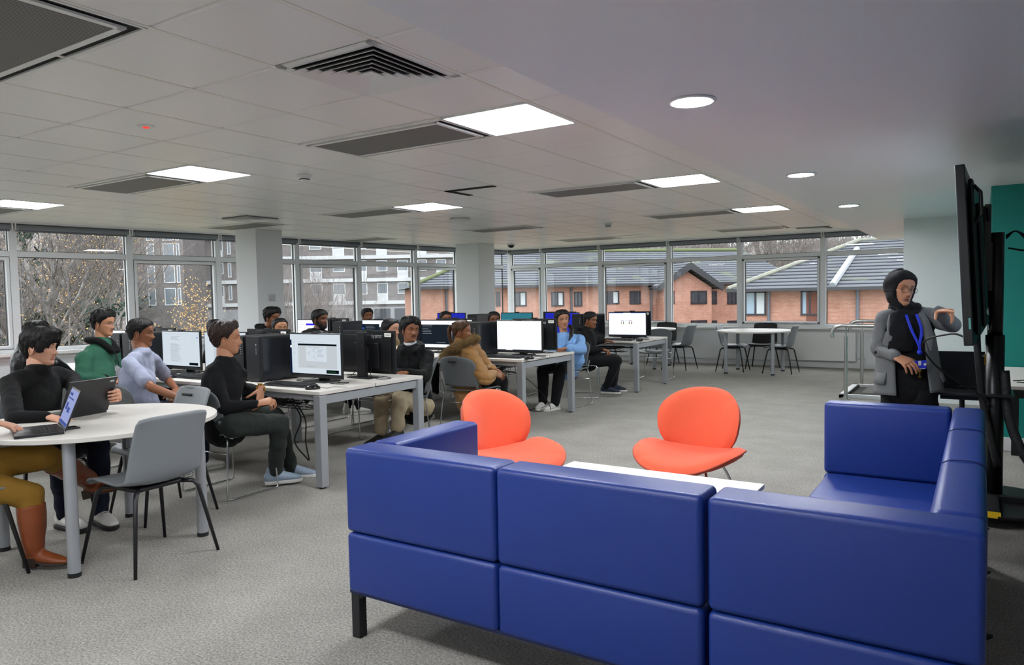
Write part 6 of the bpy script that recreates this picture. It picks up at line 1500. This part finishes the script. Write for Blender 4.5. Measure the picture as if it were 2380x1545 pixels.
# long-haired girl
J = sit(-5.60, 6.12, 82, .96, twist=-30)
J.update(shR=H(918, 832, 5.98), nb=H(913, 806, 6.1), ch=H(912, 838, 6.1))
def p11x(root, J, R, hc, T, L0):
    nb = J['nb']; f = MB(); f.tube([nb+[.0, 0, -.02], nb+[.015, 0, .045]], [.085, .072], 18, round_=True); cloth('stand_collar', f, M('collar_tan', '86704E', .7), root, .01, .004, 2)
person('person with long straight black hair in a cream striped jacket', (-5.60, 6.12, 0), J, H(909, 766, 6.12), (4, 0, 0), 'a', True, hair=dict(front=.070, temple=.03, burn=-.01, ear=-.03, behind=-.06, back=-.09, side=.016, top=.016, wave=.001, freq=30),
       long_hair=[([(-.03, -.04, .06), (-.06, -.06, 0), (-.07, -.07, -.09), (-.075, -.08, -.20), (-.075, -.08, -.28)], [(.04, .05), (.04, .055), (.042, .05), (.04, .045), (.03, .03)]), ([(.03, -.05, .06), (.06, -.06, 0), (.065, -.07, -.09), (.07, -.08, -.20), (.07, -.08, -.28)], [(.035, .05), (.032, .05), (.035, .05), (.035, .04), (.03, .03)])],
       top=dict(name='jacket', mat=M('cream_ribbed', 'C9B79C', .7, bump=(40, .6)), fat=.028, amp=.006, quilt=.006), legs=dict(mat=BLKT), shoes=dict(mat=SHW, sole=SOLW), hands={'R': ('relax', (.2, .9, 0), (0, 0, 1)), 'L': ('relax', (.2, .9, 0), (0, 0, 1))}, extra=p11x, neckr=.043)
# bearded man in the black puffer
J = sit(-6.62, 6.08, 75, 1.0, twist=-30)
J.update(nb=H(738, 772, 6.08), shR=H(712, 782, 5.96), shL=H(766, 785, 6.2), ch=H(736, 805, 6.08))
def p9x(root, J, R, hc, T, L0):
    pass
person('person with a short beard in a black puffer jacket behind the nearest desk', (-6.62, 6.08, 0), J, H(744, 742, 6.10), (5, 2, 0), 'd', hair=dict(SHORT, front=.052, top=.014, side=.007, wave=.001), top=dict(name='puffer_jacket', mat=PUFB, hood=(.034, .01), fat=.035, quilt=.008, arm=1.2), legs=dict(mat=BLKT), shoes=dict(mat=SHW, sole=SOLW), hands={'R': ('relax', (.2, .9, 0), (0, 0, 1)), 'L': ('relax', (.2, .9, 0), (0, 0, 1))}, beard=full_beard, moust=.003, hs=1.0, neckr=.056)
# dark-haired girl behind the monitors
J = sit(-6.50, 5.46, 268, .93)
person('person with black hair whose eyes show above the monitor left of centre', (-6.50, 5.46, 0), J, H(651, 764, 5.42), (-20, 4, 0), 'b', True, hair=dict(front=.070, temple=.03, burn=-.02, ear=0, behind=-.05, back=-.08, side=.010, top=.011, wave=.001), top=dict(name='jumper', mat=fab('grey_jumper', '3A3C40'), fat=.02), legs=dict(mat=BLKT), shoes=dict(mat=SHW, sole=SOLW), hands={'R': ('type', (0, -.9, -.1), (0, 0, 1)), 'L': ('type', (0, -.9, -.1), (0, 0, 1))}, gaze=(.35, .05), neckr=.043)
# man by the pillar
J = sit(-7.60, 6.14, 70, 1.0, twist=-20)
J.update(nb=H(618, 762, 6.14), ch=H(614, 790, 6.14), shR=H(598, 778, 6.0))
person('person in a black hooded jacket in front of the nearest pillar', (-7.60, 6.14, 0), J, H(633, 738, 6.15), (6, -4, 0), 'c', hair=dict(SHORT, top=.030, side=.012, wave=.005, quiff=.01), top=dict(name='jacket', mat=HOOD, hood=(.034, .02), fat=.025), legs=dict(mat=BLKT), shoes=dict(mat=SHW, sole=SOLW), hands={'R': ('relax', (.2, .9, 0), (0, 0, 1)), 'L': ('relax', (.2, .9, 0), (0, 0, 1))})
# heads that only peep over the screens
for (px_, py_, Y, fem, sk, lab, hr, x, y, k, lkk) in [
    (500, 765, 5.40, True, 'c', 'person whose dark hair and forehead peep out left of the pillar', dict(front=.068, temple=.03, burn=-.02, ear=0, behind=-.05, back=-.08, side=.010, top=.010, wave=.001), -7.66, 5.44, .93, -5),
    (854, 734, 8.30, False, 'c', 'person with a moustache looking over the screens left of the second pillar', dict(SHORT, front=.058, top=.014, side=.010, wave=.002), -7.97, 8.34, .97, -25),
    (1036, 742, 8.35, True, 'c', 'person whose eyes show above the screens in front of a blue monitor', dict(front=.066, temple=.025, burn=-.01, ear=0, behind=-.05, back=-.07, side=.009, top=.010, wave=.001), -6.48, 8.38, .92, -32),
    (1148, 744, 8.30, True, 'd', 'person with black hair peeping over the blank white screen', dict(front=.066, temple=.02, burn=-.03, ear=-.03, behind=-.06, back=-.09, side=.012, top=.012, wave=.001), -5.63, 8.34, .92, -45)]:
    J = sit(x, y, 268, k)
    person(lab, (x, y, 0), J, H(px_, py_, Y), (lkk, 2, 0), sk, fem, hair=hr, top=dict(name='jumper', mat=HOOD, fat=.02, hood=None if fem else (.034, .02)), legs=dict(mat=BLKT), shoes=dict(mat=SHW, sole=SOLW), gaze=(.25, .05), moust=.003 if not fem else None,
           hands={'R': ('type', (0, -.9, -.1), (0, 0, 1)), 'L': ('type', (0, -.9, -.1), (0, 0, 1))})
# girl in the blue hoodie
J = sit(-4.50, 8.22, 255, .95, lean=.05, twist=18)
J.update(nb=H(1312, 782, 8.2), ch=H(1318, 800, 8.18), wa=H(1325, 838, 8.22), shR=H(1290, 785, 8.12), shL=H(1345, 790, 8.28), elL=H(1352, 812, 8.05), wrL=H(1322, 809, 7.78), elR=H(1285, 812, 7.98), wrR=H(1300, 811, 7.80), knR=H(1262, 858, 7.85), knL=H(1302, 858, 7.85), anR=H(1262, 932, 7.86), anL=H(1290, 936, 7.84))
J['toR'] = J['anR']+np.array([.02, -.2, 0]); J['toL'] = J['anL']+np.array([-.06, -.19, 0])
def p16x(root, J, R, hc, T, L0):
    nb = J['nb']; f = MB(); f.tube([H(1325, 758, 8.26)-L0, H(1329, 768, 8.14)-L0, H(1327, 780, 8.02)-L0, H(1322, 791, 7.98)-L0], [.030, .030, .024, .012], 12, round_=True); cloth('side_plait', f, HAIR, root, .008, .004, 2)
    f = MB(); s = nrm(J['shR']-J['shL']); fw_ = nrm(np.cross((0, 0, 1), s)); [f.tube(bez([nb+s*k*.03+fw_*.12+[0, 0, -.03], nb+s*k*.035+fw_*.17+[0, 0, -.12], nb+s*k*.03+fw_*.165+[0, 0, -.22]], 10), .003, 6) for k in (-1, 1)]; f.build('drawstring', M('cord_blue', '4F7FC0', .7), root)
person('person in light blue hoodie and white trainers at the end of the middle desk', (-4.50, 8.22, 0), J, H(1307, 743, 8.2), (-42, 2, -4), 'b', True, hair=dict(front=.064, temple=.02, burn=-.03, ear=-.02, behind=-.06, back=-.09, side=.018, top=.016, wave=.002), top=dict(name='hoodie', mat=BLUEH, hood=(.034, .015), w=1.15, fat=.030, amp=.010, arm=1.25, cuff=BLUEH), legs=dict(mat=BLKT, fat=.020), shoes=dict(mat=SHW, sole=SHW, size=.25),
       hands={'R': ('relax', (.5, -.8, 0), (0, 0, 1)), 'L': ('relax', (-.8, -.4, 0), (0, 0, 1))}, extra=p16x, hs=1.06, gaze=(.35, .05))
# man in the black jacket, side-on at the farthest desk
J = sit(-4.72, 9.12, 18, .95, lean=-.03, twist=25)
J.update(nb=H(1362, 765, 9.15), ch=H(1366, 790, 9.15), wa=H(1362, 818, 9.15), pe=H(1364, 835, 9.15), hem=H(1366, 842, 9.15), shR=H(1356, 780, 9.0), shL=H(1372, 776, 9.32), elR=H(1372, 815, 9.02), wrR=H(1400, 812, 9.12), elL=H(1382, 795, 9.5), wrL=H(1408, 791, 9.62), hpR=H(1368, 838, 9.06), hpL=H(1370, 832, 9.22), knR=H(1434, 838, 9.2), knL=H(1432, 835, 9.4), anR=H(1410, 898, 9.2), anL=H(1425, 893, 9.4))
J['toR'] = J['anR']+np.array([.2, .03, 0]); J['toL'] = J['anL']+np.array([.2, .03, 0])
person('person in a black jacket sitting side-on with a hand on the farthest desk', (-4.72, 9.12, 0), J, H(1372, 744, 9.18), (-5, -3, 0), 'c', hair=dict(SHORT, front=.056, top=.012, side=.005, wave=.001), top=dict(name='jacket', mat=HOOD, hood=(.03, .015), fat=.020), legs=dict(mat=BLKT, fat=.016), shoes=dict(mat=NVY, sole=SOLW), hands={'R': ('curl', (.8, .3, -.2), (0, 0, 1)), 'L': ('flat', (.85, -.3, -.06), (0, 0, 1))}, moust=.0025)
# presenter -------------------------------------------------------------
YP = 5.30
J = dict(pe=H(2110, 885, YP), wa=H(2110, 825, YP), ch=H(2108, 765, YP), nb=H(2102, 722, YP+.02), hem=H(2110, 905, YP), shR=H(2056, 742, YP-.04), shL=H(2160, 736, YP+.06), elR=H(2042, 812, YP-.06), wrR=H(2082, 828, YP-.20), elL=H(2214, 756, YP-.02), wrL=H(2180, 724, YP-.22),
         hpR=H(2085, 895, YP), hpL=H(2138, 893, YP), knR=H(2085, 1060, YP), knL=H(2140, 1060, YP), anR=np.array([-.46, YP+.03, .09]), anL=np.array([-.28, YP+.03, .09]))
J['toR'] = J['anR']+np.array([.02, -.2, 0]); J['toL'] = J['anL']+np.array([.1, -.18, 0])
for k in 'RL':
    J['kn'+k][2] = .48; J['kn'+k][0] = J['hp'+k][0]*.5+J['an'+k][0]*.5
BLZ = M('grey_blazer', '4E5152', .85, bump=(1400, .3, 1), var=(900, '7A7D7C', .2)); HIJ = fab('black_hijab', '111113', rough=.8)
def p18x(root, J, R, hc, T, L0):
    g, surf = _hg[True]; n = gnormals(g); out = g.copy()
    for i in range(NV+1):
        for j in range(NU):
            x, y, z = g[i, j]; u = 2*PI*j/NU; a = min(u, 2*PI-u)
            lim = np.interp(a, [0, .45, .8, 1.05, 1.3], [.066, .06, .035, -.02, -.2]); low = np.interp(a, [0, .5, .9, 1.1], [-.108, -.102, -.08, -.02])
            m = max(ss(z, lim-.008, lim+.008), ss(a, .98, 1.12), 1-ss(z, low-.010, low+.003)); t = .013+.010*ss(z, .0, .1)*0+.008*max(0, -math.cos(a))+.003*math.sin(z*60+a*3)
            out[i, j] = g[i, j]+n[i, j]*(t*m-.012*(1-m))
    f = MB(); f.add(out.reshape(-1, 3), grid_faces(NV, NU), 0, T); o = f.build('headscarf', HIJ, root, smooth=True)
    nb = J['nb']; m_ = MB(); s = nrm(J['shR']-J['shL']); fw_ = nrm(np.cross((0, 0, 1), s)); c = hc+[0, 0, -.11]
    hf = R[:, 1]; m_.tube([c*.8+nb*.2-hf*.028+[0, 0, .0], c*.35+nb*.65-hf*.008, nb+fw_*.02+[0, 0, -.02]], [(.060, .062), (.078, .080), (.090, .085)], 20, side=s, round_=True)
    ring = [nb+(s*math.cos(t)*.072+fw_*math.sin(t)*.078)+[0, 0, .015+.012*math.sin(t*1.0)] for t in np.linspace(0, 2*PI, 20, endpoint=False)]
    m_.tube(ring, .026, 10, closed=True)
    m_.tube([nb+fw_*.09+s*.045+[0, 0, -.02], nb+fw_*.135+s*.06+[0, 0, -.12], nb+fw_*.15+s*.065+[0, 0, -.24]], [(.07, .03), (.078, .02), (.085, .012)], 16, side=s, round_=True)
    cloth('scarf_drape', m_, HIJ, root, .009, .007, 8, 0, 2, 14)
    # blazer: open front made of two thick panels over the black top
    def panel(x0, x1, z0, z1, flare, sgn):
        def fn(u, v):
            z = z0+(z1-z0)*v; a = x0+(x1-x0)*u; c_ = (J['wa']*(1-v)+J['ch']*v) if v < 1 else J['ch']
            c_ = J['pe']+(J['nb']-J['pe'])*((z-J['pe'][2])/(J['nb'][2]-J['pe'][2])); w_ = .158+.045*(1-v)-.03*max(0, v-.7)/.3; d_ = .128+.048*(1-v)+.012*math.sin(a*5+v*6)*.6
            d_ *= 1-.45*max(0, v-.75)/.25
            return c_*np.array([1, 1, 0])+s*math.sin(a)*w_+fw_*math.cos(a)*d_+np.array([0, 0, z])
        return fn
    f = MB(); z1 = J['nb'][2]-.015; z0 = .80
    f.shell(panel(2*PI-.40, PI, z0-.03, z1, 0, 1), 26, 26, .010); f.shell(panel(PI, .62, z0-.04, z1, 0, 1), 26, 26, .010)
    bl = f.build('blazer', BLZ, root, smooth=True)
    m_ = MB()
    for k in 'LR':
        A, B, C = J['sh'+k], J['el'+k], J['wr'+k]; m_.tube([A+[0, 0, .005], A*.5+B*.5, B], [.055, .055, .052], 14, round_=True); E_ = C+nrm(B-C)*.01; m_.tube([B, B*.5+E_*.5, E_], [.052, .047, .040], 14, round_=True)
    m_.tube([J['shL'], J['nb']-fw_*.02+[0, 0, -.03], J['shR']], [.060, .068, .060], 14, round_=True)
    cloth('blazer_sleeve', m_, BLZ, bl, .009, .009, 3)
    for k, a0 in ((1, .62), (-1, -.40)):
        f = MB(); fn = panel(a0, a0, z0, z1, 0, 1); P = [fn(0, v)+fw_*.012+s*(.02*k) for v in (.50, .7, .88, .99)]; f.tube(P, [(.006, .004), (.030, .006), (.034, .007), (.02, .007)], 10, side=s*1.0, round_=True); f.build('lapel', BLZ, bl, smooth=True)
    f = MB(); pk = panel(0, 0, z0, z1, 0, 1)
    for a in (1.2, -1.15): q = panel(a-.28, a+.28, z0+.03, z0+.16, 0, 1); f.shell(lambda u, v, q=q: q(1-u, v)+(s*math.sin(a)+fw_*math.cos(a))*.012, 6, 4, .006)
    f.build('pocket', BLZ, bl, smooth=True)
    # lanyard, card holder and keys
    BLU_ = M('lanyard_blue', '1D34C8', .5); f = MB(); b0 = J['ch']+fw_*.150
    P = bez([nb+s*.03+fw_*.125+[0, 0, -.02], b0+s*.02+[0, 0, .0], J['wa']+fw_*.168-s*.01+[0, 0, .07], J['wa']+fw_*.168-s*.012+[0, 0, .03]], 16); f.tube(P, [(.009, .0015)]*len(P), 8, side=s)
    P = bez([nb-s*.03+fw_*.125+[0, 0, -.02], b0-s*.035+[0, 0, .0], J['wa']+fw_*.168-s*.01+[0, 0, .07]], 14); f.tube(P, [(.009, .0015)]*len(P), 8, side=s); c = J['wa']+fw_*.170-s*.012
    f.tube([c+[0, 0, .03]-fw_*.004, c+[0, 0, .03]+fw_*.006], .015, 16); la_ = f.build('lanyard', BLU_, root, smooth=True)
    Tc = np.eye(4); Tc[:3, 0] = s; Tc[:3, 1] = -fw_; Tc[:3, 2] = (0, 0, 1); Tc[:3, 3] = c
    f = MB(); f.box(-.040, .040, -.003, .003, -.075, -.020, 0, Tc); ca = f.build('card_holder', BLU_, root, bevel=.003); f = MB(); f.box(-.008, .008, -.0045, -.003, -.05, -.022, 0, Tc); f.box(-.03, .02, -.0045, -.003, -.073, -.069, 0, Tc); f.tube([(-.03, -.0032, -.045), (-.03, -.0045, -.045)], .008, 14, T=Tc); f.build('card_print', SHW, ca)
    f = MB(); f.tube([(0, -.004, -.076), (0, -.004, -.088)], .011, 14, T=Tc); f.box(-.003, .003, -.006, -.003, -.125, -.085, 0, Tc); f.box(-.008, .008, -.006, -.003, -.125, -.117, 0, Tc); f.build('key', M('brass_key', 'A8873E', .3, 1), root)
person('person standing in black hijab, glasses and grey blazer, pointing at the display', (-.37, YP, 0), J, H(2093, 672, YP-.02), (-52, -2, 6), 'b', True, top=dict(name='black_top', mat=BLKT, fat=.004, w=1.0, amp=.004), legs=dict(mat=BLKT, fat=.022, amp=.008, flare=1.3), shoes=dict(mat=SOLB, sole=SOLB, size=.25),
       hands={'R': ('relax', (.75, -.45, -.35), (.1, -.5, .8)), 'L': ('point', (.66, -.66, .12), (.1, -.2, .95))}, glasses=M('brown_rim', '4A3630', .3), extra=p18x, gaze=(.1, -.05), mouth=.0018, hs=.96, neckr=.045, ears=False)
# ============================================================== SETTINGS
sc.view_settings.exposure = 0.93
cy = sc.cycles
cy.use_adaptive_sampling = True; cy.adaptive_threshold = .025
cy.max_bounces = 6; cy.diffuse_bounces = 4; cy.glossy_bounces = 3; cy.transmission_bounces = 4; cy.transparent_max_bounces = 10
cy.caustics_reflective = False; cy.caustics_refractive = False; cy.sample_clamp_indirect = 6; cy.use_denoising = True
